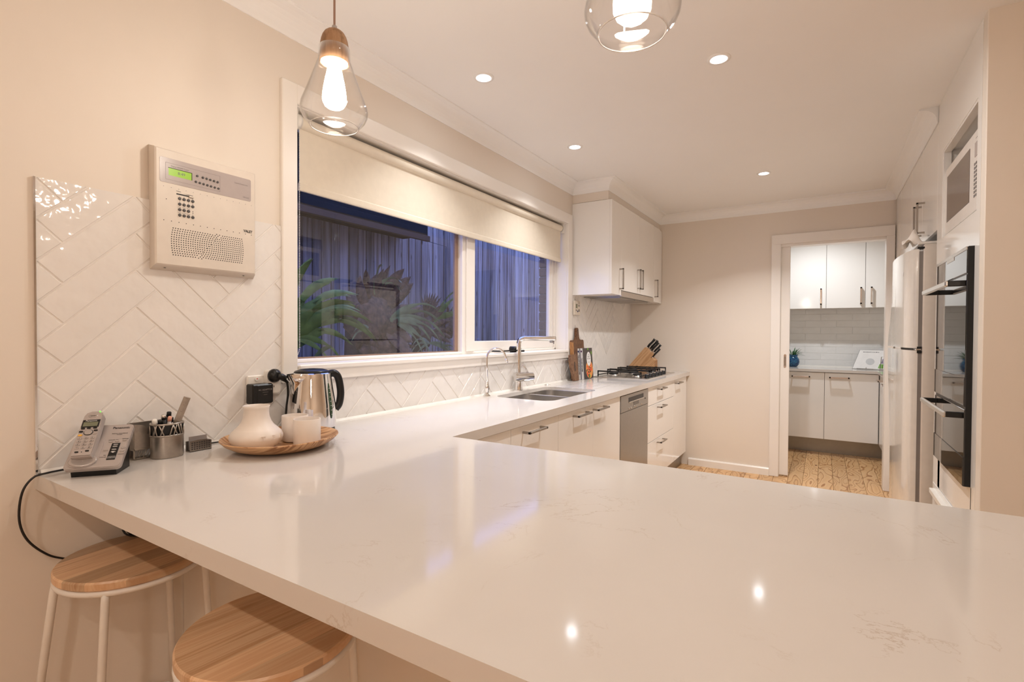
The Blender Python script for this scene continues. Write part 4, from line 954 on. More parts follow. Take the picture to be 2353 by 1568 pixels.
# ================================================================== cordless phone on its base
# base slopes: local frame with origin at the front-left corner
pf=Vector((.120,.018,.9)); rr_=Vector((.076,.092,0)).normalized(); bk=Vector((-rr_.y,rr_.x,0)); upS=(bk*.74+Vector((0,0,.67))).normalized()
pb=thing('answering_machine','silver answering machine phone base with keys on the benchtop corner','telephone',(.12,.10,.9))
MS=frame(pf+Vector((0,0,.022)),rr_,upS)            # slope frame: x right, y up the slope, z out
PWd,PHt=.117,.134
S=MB().prism(rrect(0,PWd,0,PHt,.010,5),-.010,.0,'z',mat=MS).prism(rrect(.002,PWd-.002,.002,PHt-.002,.009,5),0,.0015,'z',mat=MS); part('slope_shell',S,M['silver'],pb,auto=.8)
def loc(x,y,z): return MS@Vector((x,y,z))
# black foot wedge under it
a=[loc(.012,.006,-.010),loc(PWd-.012,.006,-.010),loc(PWd-.012,PHt-.01,-.010),loc(.012,PHt-.01,-.010)]
v=[tuple(p) for p in a]+[(p.x,p.y,.9003) for p in a]
for i in(4,5): v[i]=(v[i][0]+bk.x*.004,v[i][1]+bk.y*.004,.9003)
part('foot_wedge',MB().add(v,[(0,1,2,3),(7,6,5,4)]+[(i,(i+1)%4,4+(i+1)%4,4+i) for i in range(4)]),M['black'],pb)
# cradle scoop: raised oval bowl
S=MB(); 
for i in range(9):
    pass
cr=MB().lathe([(.029,.0),(.029,.004),(.027,.0055),(.020,.0035),(.010,.0022),(.001,.002)],(0,0,0),32,sx=1,sy=.62); cr.xf(MS@Matrix.Translation((.036,.022,.0015))); part('cradle_cup',cr,M['silver_lt'],pb,auto=1.4)
part('cradle_rail',MB().prism(rrect(.003,.0655,.004,.092,.022,6),0,.0035,'z',mat=MS),M['silver'],pb)
def btn(x,y,w,h,m='silver_lt',par=pb,F=MS,z=.0015,t=.0016,name='key',r=.3): return part(name,MB().prism(rrect(x-w/2,x+w/2,y-h/2,y+h/2,min(w,h)*.45,3),z-.0004,z+t,'z',mat=F),M[m],par)
scn=part('key_strip',MB().box(.083,.1015,.022,.073,.001,.0024,b=.0006,mat=MS),M['black'],pb)
for yy in(.067,.061,.052,.045): btn(.0925,yy,.010,.0035,'grey',scn,z=.0024)
btn(.0925,.0435,.004,.003,'paper',scn,z=.0032,t=.0012)
for x_,y_,w_ in((.079,.078,.010),(.092,.079,.010),(.108,.081,.010),(.0745,.052,.010),(.1105,.057,.010),(.110,.047,.010)): btn(x_,y_,w_,.0045,'silver_lt')
T2=lambda s,h,x_,y_,F=MS,z=.0018,bold=0: (lambda o,R_,U_: text(s,h,o,R_,U_,ext=.0001,bold=bold))(tuple(F@Vector((x_,y_,z))),tuple(F.to_3x3()@Vector((1,0,0))),tuple(F.to_3x3()@Vector((0,1,0))))
S=T2('Panasonic',.0095,.091,.122,bold=.0002); 
for s_,x_,y_ in(('DIGITAL ANSWERING',.092,.1035),('SYSTEM',.092,.1000),('ANSWER ON',.083,.083),('MESSAGE',.108,.0855),('CHARGE',.0735,.031),('LOCATE',.110,.0375),('MIC',.077,.0365)): S.merge(T2(s_,.0035,x_,y_))
part('lettering',S,M['ink'],pb)
S=T2('LOCATOR',.0034,.0925,.031,z=.0026); S.merge(T2('INTERCOM',.0034,.0925,.027,z=.0026)); part('lettering',S,M['paper'],scn)
# handset stands in the cradle, slightly steeper than the base
hs=thing('cordless_handset','silver cordless handset standing in its charging base','telephone',tuple(loc(.036,.02,.006)))
hu=(bk*.66+Vector((0,0,.75))).normalized(); hr=(rr_+Vector((0,0,.02))).normalized(); HS=frame(loc(.034,.026,.013),hr,hu)@Matrix.Diagonal((.9,.9,.9,1))
P=[(-.0235,0),(.0235,0),(.0245,.03),(.0235,.10),(.0225,.132),(.018,.142),(.008,.1465),(-.008,.1465),(-.018,.142),(-.0225,.132),(-.0235,.10),(-.0245,.03)]
part('shell',MB().prism(P,-.016,.003,'z',mat=HS,sm=False).prism([(x_*.94,.003+y_*.955) for x_,y_ in P],.003,.0062,'z',mat=HS),M['silver'],hs)
part('earpiece',MB().lathe([(.011,.006),(.011,.0068),(.009,.0072)],(0,0,0),24,sy=.62).xf(HS@Matrix.Translation((0,.1295,0))),M['silver_lt'],hs)
S=MB(); 
for i in range(5): S.lathe([(.0011,.007),(.0011,.0078)],(-.0052+.0026*i,.129,0),8)
part('earpiece_slots',S.xf(HS),M['black'],hs)
dp=part('display_bezel',MB().box(-.0205,.0205,.0915,.1165,.006,.0070,b=.0004,mat=HS),M['black'],hs); part('display',MB().box(-.0170,.0170,.0945,.1085,.0069,.0074,mat=HS),M['lcd2'],dp)
part('lettering',T2('Panasonic',.0062,0,.1125,F=HS,z=.0074),M['paper'],dp)
part('nav_key',MB().lathe([(.0098,.006),(.0098,.0085),(.008,.0095)],(0,0,0),24,sy=.82).xf(HS@Matrix.Translation((0.001,.0745,0))),M['silver_lt'],hs)
part('nav_ring',MB().lathe([(.0112,.006),(.0112,.0072)],(0,0,0),24,sy=.82).xf(HS@Matrix.Translation((0.001,.0745,0))),M['black'],hs)
for x_,y_,m_ in((-.0145,.0880,'black'),(-.001,.0885,'black'),(.0135,.0885,'black'),(-.0165,.078,'black'),(.0170,.080,'black'),(.0165,.070,'silver_lt'),(-.0160,.0665,'yellow')): btn(x_,y_,.0095,.0048,m_,hs,HS,z=.006)
for r_ in range(4):
    for c_ in range(3): btn(-.0145+.0145*c_,.0565-.0102*r_,.0105,.0058,'silver_lt',hs,HS,z=.006)
S=MB()
for r_,row in enumerate(('123','456','789','*0#')):
    for c_,q in enumerate(row): S.merge(T2(q,.0050,-.0145+.0145*c_,.0565-.0102*r_,F=HS,z=.0078))
part('lettering',S,M['ink'],hs)
btn(-.0115,.0135,.009,.0042,'black',hs,HS,z=.006); btn(.0120,.0155,.009,.0042,'black',hs,HS,z=.006); btn(0,.013,.002,.002,'black',hs,HS,z=.006)
part('charge_lamp',MB().box(.011,.0135,.1435,.1452,.003,.0064,mat=HS),M['led'],hs)
cd=thing('black_cable','black phone cord looping off the bench end and down','cable',(.03,.0,.9))
pts=[(.030,.105,.905),(.030,.075,.905),(.030,.045,.9045),(.035,.015,.9045),(.030,-.010,.898),(.028,-.030,.865),(.026,-.035,.80),(.026,-.020,.745),(.020,.018,.695),(.012,.055,.668),(.010,.090,.650),(.010,.11,.60)]
part('cord',MB().tube(bez(pts,6),.0026,8),M['rubber'],cd)
# adaptor lead showing behind the card holder
solo('adaptor_lead',MB().tube(bez([(.014,.395,.906),(.016,.42,.9035),(.022,.45,.9035),(.030,.475,.9035)],5),.002,8),M['rubber'],'thin black lead lying on the bench between card holder and tray','cable')
# coil of cable under the bench
S=MB(); random.seed(2); C0=Vector((.045,.205,.722))
for i in range(7):
    ax=Vector((1,random.uniform(-.5,.5),random.uniform(-.5,.5))).normalized(); u_=ax.orthogonal().normalized(); w_=ax.cross(u_); R_=random.uniform(.022,.034); c=C0+Vector((random.uniform(-.008,.008),random.uniform(-.012,.012),random.uniform(-.006,.006)))
    S.tube([c+(u_*math.cos(a)+w_*math.sin(a))*R_ for a in [2*PI*k/20 for k in range(20)]],.0026,6,closed=True)
S.tube(bez([(.04,.19,.745),(.03,.175,.79),(.02,.17,.86)],5),.0026,6); S.tube(bez([(.045,.235,.735),(.04,.245,.80),(.03,.25,.86)],5),.0026,6)
solo('cable_coil',S,M['rubber'],'tangled coil of black cable tucked under the bench end','cable')

# ================================================================== boards and books by the window
def slab(outline,t,Mx,mb=None): return (mb or MB()).prism(outline,0,t,'z',mat=Mx)
# frame for things leaning on the tiles: x along the wall, y up the lean, z into the room
def lean(y0,x0,ang,z0=.9): return frame((x0,y0,z0),(0,1,0),(-math.sin(ang),0,math.cos(ang)))
b2=thing('paddle_board','walnut chopping board with long handle behind the cookbooks','chopping board',(.035,3.2,.9))
MX_=lean(3.105,.0355,math.radians(3.2))
o_=[(.0,.0),(.225,.0),(.225,.292)]+[(.222,.305),(.212,.311),(.165,.311),(.148,.318),(.139,.335),(.136,.375),(.134,.396),(.126,.405),(.110,.4055),(.101,.397),(.098,.375),(.093,.335),(.084,.317),(.066,.309),(.014,.309),(.004,.303),(0,.292)]
part('board',slab(o_,.019,MX_),M['walnut'],b2); part('edge',MB().box(-.0008,.0,.01,.295,.0,.019,mat=MX_).box(.002,.026,.004,.292,.0185,.0196,mat=MX_),M['edgewood'],b2,'pale honey coloured edge strip')
part('hang_hole',MB().lathe([(.007,.0188),(.007,.0198)],(.118,.385,0),14).xf(MX_),M['black'],b2)
b1=thing('bread_board','small rustic brown board with a slot, left of the cookbooks','chopping board',(.06,3.12,.9))
MX_=lean(3.012,.072,math.radians(7))
o_=[(.038,0),(.112,0),(.115,.05),(.112,.195),(.106,.201),(.018,.201),(.008,.196),(.0,.16),(.003,.10),(.016,.07),(.028,.03)]
part('board',slab(o_,.020,MX_),M['walnut2'],b1); part('slot',MB().prism([(.054,.075),(.060,.070),(.068,.08),(.070,.13),(.066,.148),(.057,.14),(.054,.11)],.0195,.0206,'z',mat=MX_),M['black'],b1)
part('knot',MB().prism([(.02,.108),(.032,.100),(.048,.102),(.054,.112),(.044,.120),(.028,.120)],.0197,.0204,'z',mat=MX_),M['walnut'],b1)
def book(y0,x0,t,h,w_,lab,title,spine,cover,tc,ang=4):
    F=lean(y0,x0,math.radians(ang)); b=thing('cookbook',lab,'book',(x0,y0+w_/2,.9),0,'cookbooks leaning beside the hob')
    part('pages',MB().box(.003,w_-.003,.003,h-.003,.002,t-.002,mat=F),M['paper'],b)
    part('cover',MB().box(0,w_,0,h,t-.0022,t,mat=F).box(0,w_,0,h,0,.0022,mat=F),cover,b)
    sp=part('spine',MB().box(-.001,.0015,0,h,0,t,b=.0006,mat=F),spine,b)
    o=F@Vector((-.0012,h*.47,t/2)); R_=F.to_3x3()@Vector((0,-1,0)); U_=F.to_3x3()@Vector((0,0,1))
    part('lettering',text(title,.0135,o,R_,U_,ext=.0002,bold=.0005,sx=.92),M['ink'],sp)
    o=F@Vector((-.0013,h*.90,t/2)); rn=F.to_3x3()
    part('publisher_mark',MB().lathe([(.0062,0),(.0062,.0004)],(0,0,0),14,sy=1.3).xf(frame(o,rn@Vector((0,0,1)),rn@Vector((0,1,0)))@Matrix.Rotation(PI,4,'Y')),tc,sp); return b,F
book(3.203,.0555,.018,.243,.185,'white-spined cookbook nearer the wall, its spine lettering running down','THE LOW SUGAR KITCHEN',M['book_w'],M['navy'],M['navy'])
k2,F=book(3.210,.0765,.020,.245,.190,'white-spined cookbook in front with pizza and white oval on its cover','THE EASY KITCHEN',M['book_w'],M['charcoal'],M['purple'])
t=.0201
ov_=lambda cx,cy,a,b,z0,z1,n=28: MB().lathe([(a,z0),(a,z1)],(cx,cy,0),n,sy=b/a).xf(F)
part('label_oval',ov_(.110,.158,.042,.056,t+.001,t+.0016),M['paper'],k2)
pz=part('pizza_print',MB().lathe([(.070,t-.0003),(.070,t+.0002)],(.117,.074,0),28,sy=1.02).xf(F),M['crust'],k2)
S=MB(); S2=MB(); random.seed(9)
for i in range(40):
    a=random.uniform(0,2*PI); r=.056*math.sqrt(random.random()); (S if i%3 else S2).merge(MB().lathe([(.0085,t+.0002),(.008,t+.0005+.0001*i/26)],(.117+r*math.cos(a),.066+r*1.0*math.sin(a),0),10,sy=1).xf(F))
part('tomato_print',S,M['tomato'],pz); part('olive_print',S2,M['olive'],pz)
S=MB()
for x_,y_,a_,b_ in((.105,.236,.012,.008),(.168,.205,.008,.014),(.118,.020,.010,.012)): S.merge(ov_(x_,y_,a_,b_,t,t+.0007,10))
part('leaf_print',S,M['leafg'],k2)
fr3=F.to_3x3()
S=MB()
for s_,h_,y_ in(('THE',.013,.192),('EASY',.019,.176),('KITCHEN',.015,.159),('easy',.012,.132)): S.merge(text(s_,h_,F@Vector((.110,y_,t+.0018)),fr3@Vector((1,0,0)),fr3@Vector((0,1,0)),ext=.0001,bold=.0002))
part('lettering',S,M['ink2'],k2)

# ================================================================== knife block
kbk=thing('knife_block','slanted light wooden knife block in the far bench corner','knife block',(.17,4.47,.9))
prof=[(.040,.9005),(.026,.918),(.207,1.130),(.219,1.131),(.291,1.060),(.262,1.026),(.276,1.032),(.302,1.006),(.302,.9005)]
part('block',MB().prism([(x_,z_) for x_,z_ in prof],4.42,4.52,'y'),M['knifeblock'],kbk); part('front_face',MB().box(.301,.3035,4.422,4.518,.9015,1.003,b=.0008),M['edgewood'],kbk)
part('maker_stamp',MB().lathe([(.007,0),(.007,.0006)],(.3033,4.468,.965),16,axis='x'),M['ink2'],kbk)
kd=Vector((.66,0,.75)).normalized()
def knife(px,pz,y,L,r,lab):
    b=Vector((px,y,pz)); o=thing('kitchen_knife',lab,'knife',tuple(b),0,'knives in the knife block')
    part('blade',MB().box(-.012,.012,-.0012,.0012,-.05,.004,mat=frame(b,(kd.z,0,-kd.x),tuple(Vector((0,1,0))))@Matrix.Rotation(PI/2,4,'X')),M['steel'],o)
    part('bolster',MB().tube([b,b+kd*.012],r*1.05,10,flat=.7),M['chrome'],o)
    side=Vector((-kd.z,0,kd.x))
    part('handle',MB().tube([b+kd*.012,b+kd*(L*.35)+side*.002,b+kd*(L*.7)-side*.001,b+kd*L],[r*.95,r*1.1,r,r*1.25],10,flat=.7),M['black'],o); part('end_cap',MB().tube([b+kd*L,b+kd*(L+.006)],[r*1.2,r],10,flat=.7),M['chrome'],o)
knife(.222,1.125,4.444,.115,0.0149,'big black-handled knife highest in the knife block')
knife(.240,1.108,4.466,.120,0.0135,'black-handled knife just below the highest one')
knife(.258,1.090,4.444,.118,0.0135,'black-handled knife in the middle of the block')
knife(.272,1.075,4.490,.108,0.0128,'black-handled knife low in the main row of the block')
knife(.270,1.030,4.446,.118,0.0115,'small black-handled steak knife sticking out of the front foot of the block')

# gadget on the sill
gd_=thing('black_window_gadget','flat black gadget with glossy top lying on the window sill behind the mixer','gadget',(-.03,2.3,1.137))
part('slab',MB().prism([(-.045,2.12),(.004,2.13),(.006,2.33),(-.04,2.34)],1.146,1.153,'z'),M['black'],gd_); part('glossy_top',MB().prism([(-.042,2.13),(.001,2.14),(.003,2.32),(-.037,2.33)],1.153,1.1545,'z'),M['blackglass'],gd_)
part('hinge_barrel',MB().tube([(-.045,2.34,1.157),(.008,2.345,1.157)],.019,16),M['black'],gd_); part('arm',MB().box(-.02,0,2.35,2.45,1.138,1.150,b=.003).box(-.018,-.002,2.36,2.41,1.150,1.166,b=.003),M['black'],gd_)

# ================================================================== bar stools
def stool(cx,cy,r,lab,seed,rot=0):
    st=thing('bar_stool',lab,'stool',(cx,cy,0),rot,'bar stools under the breakfast bar',world=False)
    part('seat',MB().lathe([(.002,.663),(r-.004,.663),(r,.667),(r,.681),(r-.003,.685),(.002,.685)],(0,0,0),72),seatwood(seed),st,auto=.6)
    rr=r-.006; part('ring',MB().tube([(rr*math.cos(2*PI*k/48),rr*math.sin(2*PI*k/48),.656) for k in range(48)],.0072,10,closed=True),M['stoolmetal'],st)
    for th in (256,318,128,66):
        a=math.radians(th)-rot; c,s=math.cos(a),math.sin(a); e=.070 if th>200 else .030
        l=part('leg',MB().tube([(c*(r-.008),s*(r-.008),.655),(c*(r-.005),s*(r-.005),.64),(c*(r+e),s*(r+e),.004)],.0085,12),M['stoolmetal'],st)
        part('foot_cap',MB().tube([(c*(r+e-.0005),s*(r+e-.0005),.008),(c*(r+e),s*(r+e),.0)],.010,10),M['black'],l)
    q=r+.030; part('foot_rail',MB().tube([(q*math.cos(2*PI*k/40)-.012*math.sin(rot),q*math.sin(2*PI*k/40)-.012*math.cos(rot),.22) for k in range(40)],.006,8,closed=True),M['stoolmetal'],st)
    return st
stool(.170,.148,.160,'round wooden bar stool with white legs beside the wall under the bench end',2.3,math.radians(95))
stool(.772,.139,.160,'round wooden bar stool with darker strips and a knot, nearer the camera',7.7,math.radians(82))

# ================================================================== pendant lamps
def pendant(cx,cy,lab):
    z=1.80; p=thing('pendant_lamp',lab,'pendant lamp',(cx,cy,z),0,'glass and wood pendants over the breakfast bar')
    t_=.0016; out=[(.0605,0),(.066,.006),(.079,.022),(.0835,.032),(.085,.042),(.083,.054),(.066,.100),(.0475,.152),(.0405,.172),(.0385,.205)]
    part('glass_shade',MB().lathe(out+[(r-t_,h) for r,h in out[::-1]]+[out[0]],(cx,cy,z),64,cap0=False,cap1=False),M['shade'],p)
    part('glass_rim',MB().tube([(cx+.0602*math.cos(2*PI*k/64),cy+.0602*math.sin(2*PI*k/64),z) for k in range(64)],.0013,6,closed=True),mat('glass rim',(.95,.9,.85),.1,trans=.6),p)
    part('wood_cap',MB().lathe([(.036,.166),(.0368,.17),(.0365,.198),(.0356,.212),(.0335,.224),(.0300,.235),(.0250,.2435),(.0185,.249),(.010,.252)],(cx,cy,z),40,cap0=False),M['pendwood'],p,auto=1.2)
    part('lamp_holder',MB().lathe([(.034,.1665),(.034,.176),(.021,.178),(.021,.160),(.016,.156)],(cx,cy,z),32),M['bulb_cap'],p)
    part('bulb',MB().lathe([(.002,.058),(.012,.060),(.022,.066),(.0285,.078),(.029,.090),(.025,.115),(.020,.138),(.0165,.156)],(cx,cy,z),32,cap1=False),M['bulb'],p)
    part('cord_grip',MB().lathe([(.0065,.251),(.0065,.262),(.005,.264)],(cx,cy,z),16),M['silver_lt'],p)
    part('cord',MB().tube([(cx,cy,z+.262),(cx,cy,CE-.02)],.0028,8),mat('pinkish fabric cord',(.42,.27,.21),.8),p)
    part('ceiling_rose',MB().lathe([(.045,-.022),(.05,-.018),(.05,0)],(cx,cy,CE),32),M['white_pl'],p)
pendant(.582,.444,'clear glass and wood pendant lamp hanging before the window'); pendant(1.383,.444,'clear glass pendant lamp cut off by the top of the view')

# ================================================================== downlights
def downlight(x,y,lab,power,col,grp='recessed ceiling downlights',lens=.029,spread=104):
    d=thing('downlight',lab,'downlight',(x,y,CE-.006),0,grp)
    part('trim_ring',MB().lathe([(.047,-.0),(.046,-.004),(.032,-.005),(.030,.0)],(x,y,CE),36,cap0=False,cap1=False),M['ceil'],d)
    part('lens',MB().lathe([(.0,-.0012),(lens+.002,-.0012)],(x,y,CE),32,cap0=False,cap1=False),M['downl'],d)
    L=bpy.data.lights.new('downlight_lamp','AREA'); L.shape='DISK'; L.size=.055; L.energy=power; L.color=col; L.spread=math.radians(spread)
    o=bpy.data.objects.new('lamp',L); COL.objects.link(o); o.parent=d; o.location=(0,0,-.001); 
kn='kitchen ceiling downlights'
downlight(.358,1.448,'downlight nearest the pendant, close to the window wall',KIT_W*.45,KIT_C,kn)
downlight(1.295,1.831,'downlight with wide visible rim, right of the top pendant',KIT_W*1.15,KIT_C,kn,spread=170)
downlight(.358,2.439,'downlight over the sink near the window wall',KIT_W*.5,KIT_C,kn)
downlight(1.307,3.606,'farthest downlight, near the pantry doorway',KIT_W*1.55,KIT_C,kn,spread=122)
for x_,q in((.75,'left'),(2.1,'middle'),(3.5,'right')):
    downlight(x_,-1.23,q+'most living room downlight of the row just behind the bar stools' if q!='middle' else 'middle living room downlight of the row just behind the bar stools',LIV_W*1.3,LIV_C,'living room downlights',spread=170)
for x_,q in((1.0,'left'),(3.0,'right')): downlight(x_,-3.0,q+' living room downlight of the far rear pair',LIV_W*.5,LIV_C,'living room downlights',spread=170)
downlight(1.62,5.35,'pantry downlight hidden above the doorway',PAN_W,PAN_C,'pantry downlight',spread=160)

# added fill light, unseen behind the camera, shaped as a glass globe on a cord
gl=thing('added_fill_globe','added fill light shaped as a frosted glass globe, unseen behind the camera','pendant lamp',(3.3,-2.1,1.75))
part('globe',MB().lathe([(.004,0),(.05,.008),(.10,.04),(.13,.09),(.14,.14),(.13,.19),(.10,.24),(.05,.272),(.03,.278)],(3.3,-2.1,1.75),32),mat('frosted fill globe',(1,.95,.9),.5,emit=LIV_C,es=FILL_GLOBE),gl)
part('cord',MB().tube([(3.3,-2.1,2.03),(3.3,-2.1,CE)],.003,8),M['rubber'],gl)

# ================================================================== pantry
pw=thing('pantry_worktop','white pantry benchtop seen through the doorway','worktop',(1.9,6.0,.872))
part('slab',MB().prism([(1.0,5.72),(2.150,5.72),(2.150,4.75),(2.74,4.75),(2.74,PY-.001),(1.0,PY-.001)],.872,.9,'z'),M['quartz'],pw)
part('upstand_bead',MB().prism([(PY-.008,.9),(PY-.020,.9),(PY-.008,.912)],1.0,2.74,'x'),M['white_pl'],pw)
for i,(a,b,h0,h1,lab) in enumerate(((1.0,1.703,1.41,1.567,'left white pantry base cabinet below the blue pot'),(1.703,2.165,1.75,1.912,'white pantry base cabinet right of the door gap'))):
    c=thing('pantry_base_cabinet',lab,'cabinet',((a+b)/2,6.0,.17),0,'pantry base cabinets'); part('carcass',MB().box(a+.001,b-.001,5.76,6.25,.17,.868),M['carc'],c)
    d=part('door',MB().box(a+.0018,b-.0018,5.74,5.758,.172,.866,b=.0012),M['laq'],c); handle(d,[(h0,5.74,.820),(h0,5.706,.820),(h1,5.706,.820),(h1,5.74,.820)],M['handle_lt'],(.014,.012))
c=thing('pantry_base_cabinet','white pantry side cabinet turning towards the doorway','cabinet',(2.4,5.2,.17),0,'pantry base cabinets'); part('carcass',MB().box(2.185,2.74,4.80,6.25,.17,.868),M['carc'],c)
for a,b in((4.80,5.27),(5.27,5.735)):
    d=part('door',MB().box(2.167,2.184,a+.002,b-.002,.172,.866,b=.0012),M['laq'],c); handle(d,[(2.167,(a+b)/2-.08,.82),(2.133,(a+b)/2-.08,.82),(2.133,(a+b)/2+.08,.82),(2.167,(a+b)/2+.08,.82)],M['handle_lt'])
solo('pantry_kickboard',MB().prism([(1.0,5.898),(2.213,5.898),(2.213,4.80),(2.226,4.80),(2.226,5.912),(1.0,5.912)],.001,.168,'z'),M['kick'],'beige metal kickboard under the pantry cabinets','kickboard')
for a,b,hxp,lab in((1.012,1.36,1.05,'pantry wall cabinet mostly hidden left of the doorway'),(1.36,1.708,1.660,'pantry wall cabinet leftmost in the doorway'),(1.708,2.056,2.018,'middle pantry wall cabinet'),(2.056,2.404,2.108,'right pantry wall cabinet cut off by the door frame')):
    c=thing('pantry_wall_cabinet','glossy white '+lab,'cabinet',((a+b)/2,6.15,1.548),0,'pantry wall cabinets'); part('carcass',MB().box(a+.001,b-.001,6.02,PY-.001+.012,1.55,2.36),M['carc'],c)
    d=part('door',MB().box(a+.0018,b-.0018,6.0,6.018,1.548,2.36,b=.0012),M['laq'],c); handle(d,[(hxp,6.0,1.592),(hxp,5.966,1.592),(hxp,5.966,1.755),(hxp,6.0,1.755)],M['handle_lt'],(.015,.012))
# blue pot with a spiky plant
pt=thing('plant_pot','dark blue mottled round ceramic pot on the pantry bench','plant pot',(1.395,6.10,.9))
part('pot',MB().lathe([(.035,0),(.045,.002),(.062,.025),(.068,.055),(.064,.085),(.050,.105),(.046,.112),(.050,.128),(.049,.134),(.044,.132),(.042,.115),(.01,.11)],(1.395,6.10,.9),36),M['potblue'],pt,auto=1.2)
def leafstrip(p0,dir_,L,wd,droop,n=8,tw=0,fold=.25,side=None):
    """strap leaf: list of verts/faces along a drooping arc"""
    d=Vector(dir_).normalized(); side=Vector(side) if side else d.cross(Vector((0,0,1)));
    if side.length<1e-4: side=Vector((1,0,0))
    side.normalize(); v=[]; p=Vector(p0)
    for i in range(n+1):
        t=i/n; wv=wd*(math.sin(PI*min(1,t*.93+.07))**.7)*(1-.25*t); s=Matrix.Rotation(tw*t,3,d)@side
        up_=s.cross(d).normalized()
        v+=[tuple(p-s*wv+up_*wv*fold),tuple(p),tuple(p+s*wv+up_*wv*fold)]
        p=p+d*(L/n); d=(d+Vector((0,0,-droop/n))).normalized()
    return v,[(i*3+k,i*3+k+1,i*3+k+4,i*3+k+3) for i in range(n) for k in(0,1)]
pl_=thing('succulent_plant','spiky green succulent growing in the dark blue pot','plant',(1.395,6.10,1.01))
random.seed(21)
for i in range(26):
    a=random.uniform(0,2*PI); e=random.uniform(.35,1.35); v,f=leafstrip((1.395+.02*math.cos(a),6.10+.02*math.sin(a),1.015),(math.cos(a)*math.cos(e),math.sin(a)*math.cos(e),math.sin(e)),random.uniform(.07,.125),.009,.9,5,fold=.5)
    part('leaf',MB().add(v,f,0,True),M['succ'],pl_)
# open cookbook on a stand
cs=thing('book_stand','thin metal book stand on the pantry bench','book stand',(2.12,6.0,.9))
ck=thing('open_cookbook','open cookbook with white page leaning on its stand on the pantry bench','book',(2.1,5.98,.905))
P0=Vector((1.955,6.02,.904)); e1=Vector((.205,-.03,0)); e2=Vector((.070,.09,.195))
def quad(p,a,b,t_,m,name,par,lab=None):
    n=a.cross(b).normalized()*t_; v=[p,p+a,p+a+b,p+b]; v=v+[q+n for q in v]
    return part(name,MB().add([tuple(q) for q in v],[(3,2,1,0),(4,5,6,7),(0,1,5,4),(1,2,6,5),(2,3,7,6),(3,0,4,7)]),m,par,lab)
quad(P0-Vector((.004,0,0)),e1*2.0,e2,-.004,M['ink'],'cover',ck); pgs=quad(P0,e1,e2*.985,.006,M['paper'],'left_page',ck)
e3=Vector((.185,-.075,0)); quad(P0+e1,e3,e2*.985,.006,M['paper'],'right_page',ck)
nn=e1.cross(e2).normalized(); 
S=text('MODERNIST FOR ME IS',.0135,P0+e1*.5+e2*.885+nn*.0065,e1,e2,ext=.0001,bold=.0003); part('lettering',S,M['ink'],pgs)
S=MB()
for i in range(5): S.merge(text('------ ----- ----',.009,P0+e1*.32+e2*(.76-.04*i)+nn*.0065,e1,e2,ext=.0001))
part('text_lines',S,M['page'],pgs)
part('round_print',MB().lathe([(.038,0),(.038,.0004)],(0,0,0),24).xf(frame(P0+e1*.62+e2*.38+nn*.0062,e1,e2)),M['page'],pgs)
q0=P0+e1; n3=e3.cross(e2).normalized(); S=[]
for (u_,w_,du,dw,m_) in((.35,.45,.45,.35,'yellow'),(.1,.30,.5,.25,'purple'),(.05,.05,.6,.22,'leafg'),(.55,.1,.4,.2,'tomato'),(.5,.3,.4,.2,'shield')):
    quad(q0+e3*u_+e2*w_+n3*.0062,e3*du,e2*dw,.0004,M[m_],'photo_print',ck)
part('ledge',MB().tube([(1.99,5.985,.908),(2.36,5.90,.908)],.003,8).tube([(2.07,5.965,.905),(2.07,5.962,.925)],.003,6),M['pewter'],cs); part('arm',MB().tube([(2.185,5.94,.903),(2.20,5.98,1.035),(2.25,5.97,1.035),(2.24,5.92,.903)],.0035,8),M['pewter'],cs); part('back_leg',MB().tube([(2.10,6.02,.903),(2.14,6.11,1.06),(2.14,6.18,.903)],.003,8),M['pewter'],cs)

# ================================================================== outside: fence, brick pier, eave, ferns
ground=struct('ground_outside',MB().box(-6,-.16,-4,12,-.1,0),M['ground'])
fx=-1.9; fn=thing('paling_fence','tall weathered grey paling fence beyond the window at dusk','fence',(fx,3.5,0))
random.seed(31); y=-.6; pm=None; i=0
pr=MB().box(-.009,.009,-.5,.5,0,1)
while y<9.4:
    wd=random.uniform(.086,.104); layer=i%2; 
    m_=MB().box(fx-.009-.004*layer,fx+.009-.004*layer,y+.005,y+wd-.005,0,3.0+random.uniform(-.02,.02),b=.002)
    part('paling',m_,M['paling'],fn); y+=wd; i+=1
part('gap_shade_sheet',MB().box(fx-.03,fx-.018,-.6,9.4,0,3.0),M['eave'],fn)  # dark sheet added behind the palings so the gaps look shadowed
for zz in(.4,1.5,2.7): part('rail',MB().box(fx-.075,fx-.03,-.6,9.4,zz-.04,zz+.04),M['eave'],fn)
bp_=thing('brick_pier','brown brick pier outside at the right end of the window','pier',(-.4,3.5,0))
part('mortar_core',MB().box(-.405,-.162,3.405,3.70,0,2.6),M['mortar'],bp_)
pmsh=None
for r_ in range(34):
    z0=r_*.076+.005
    for c_ in range(2):
        off=0 if r_%2 else -.12; x0=-.412+off+c_*.24
        a,b=max(x0,-.412),min(x0+.23,-.162)
        if b-a>.03: part('brick',MB().box(a,b,3.398,3.51,z0,z0+.066,b=.003),M['brick'],bp_)
        y0=3.398+(.12 if r_%2 else 0)+c_*.24-.0
    for a,b in((3.515,3.70),): part('brick',MB().box(-.412,-.32,a,b,z0,z0+.066,b=.003),M['brick'],bp_)
ev=thing('garden_awning','dark timber awning edge above the fence outside','awning',(-1.6,1.5,2.14))
part('fascia',MB().box(-1.57,-1.53,-1.0,3.273,2.135,2.185,b=.003),mat('brown fascia',(.07,.05,.04),.8,spec=.05),ev); part('boarding',MB().box(-1.86,-1.545,-1.0,3.25,2.186,2.9),M['eave'],ev)

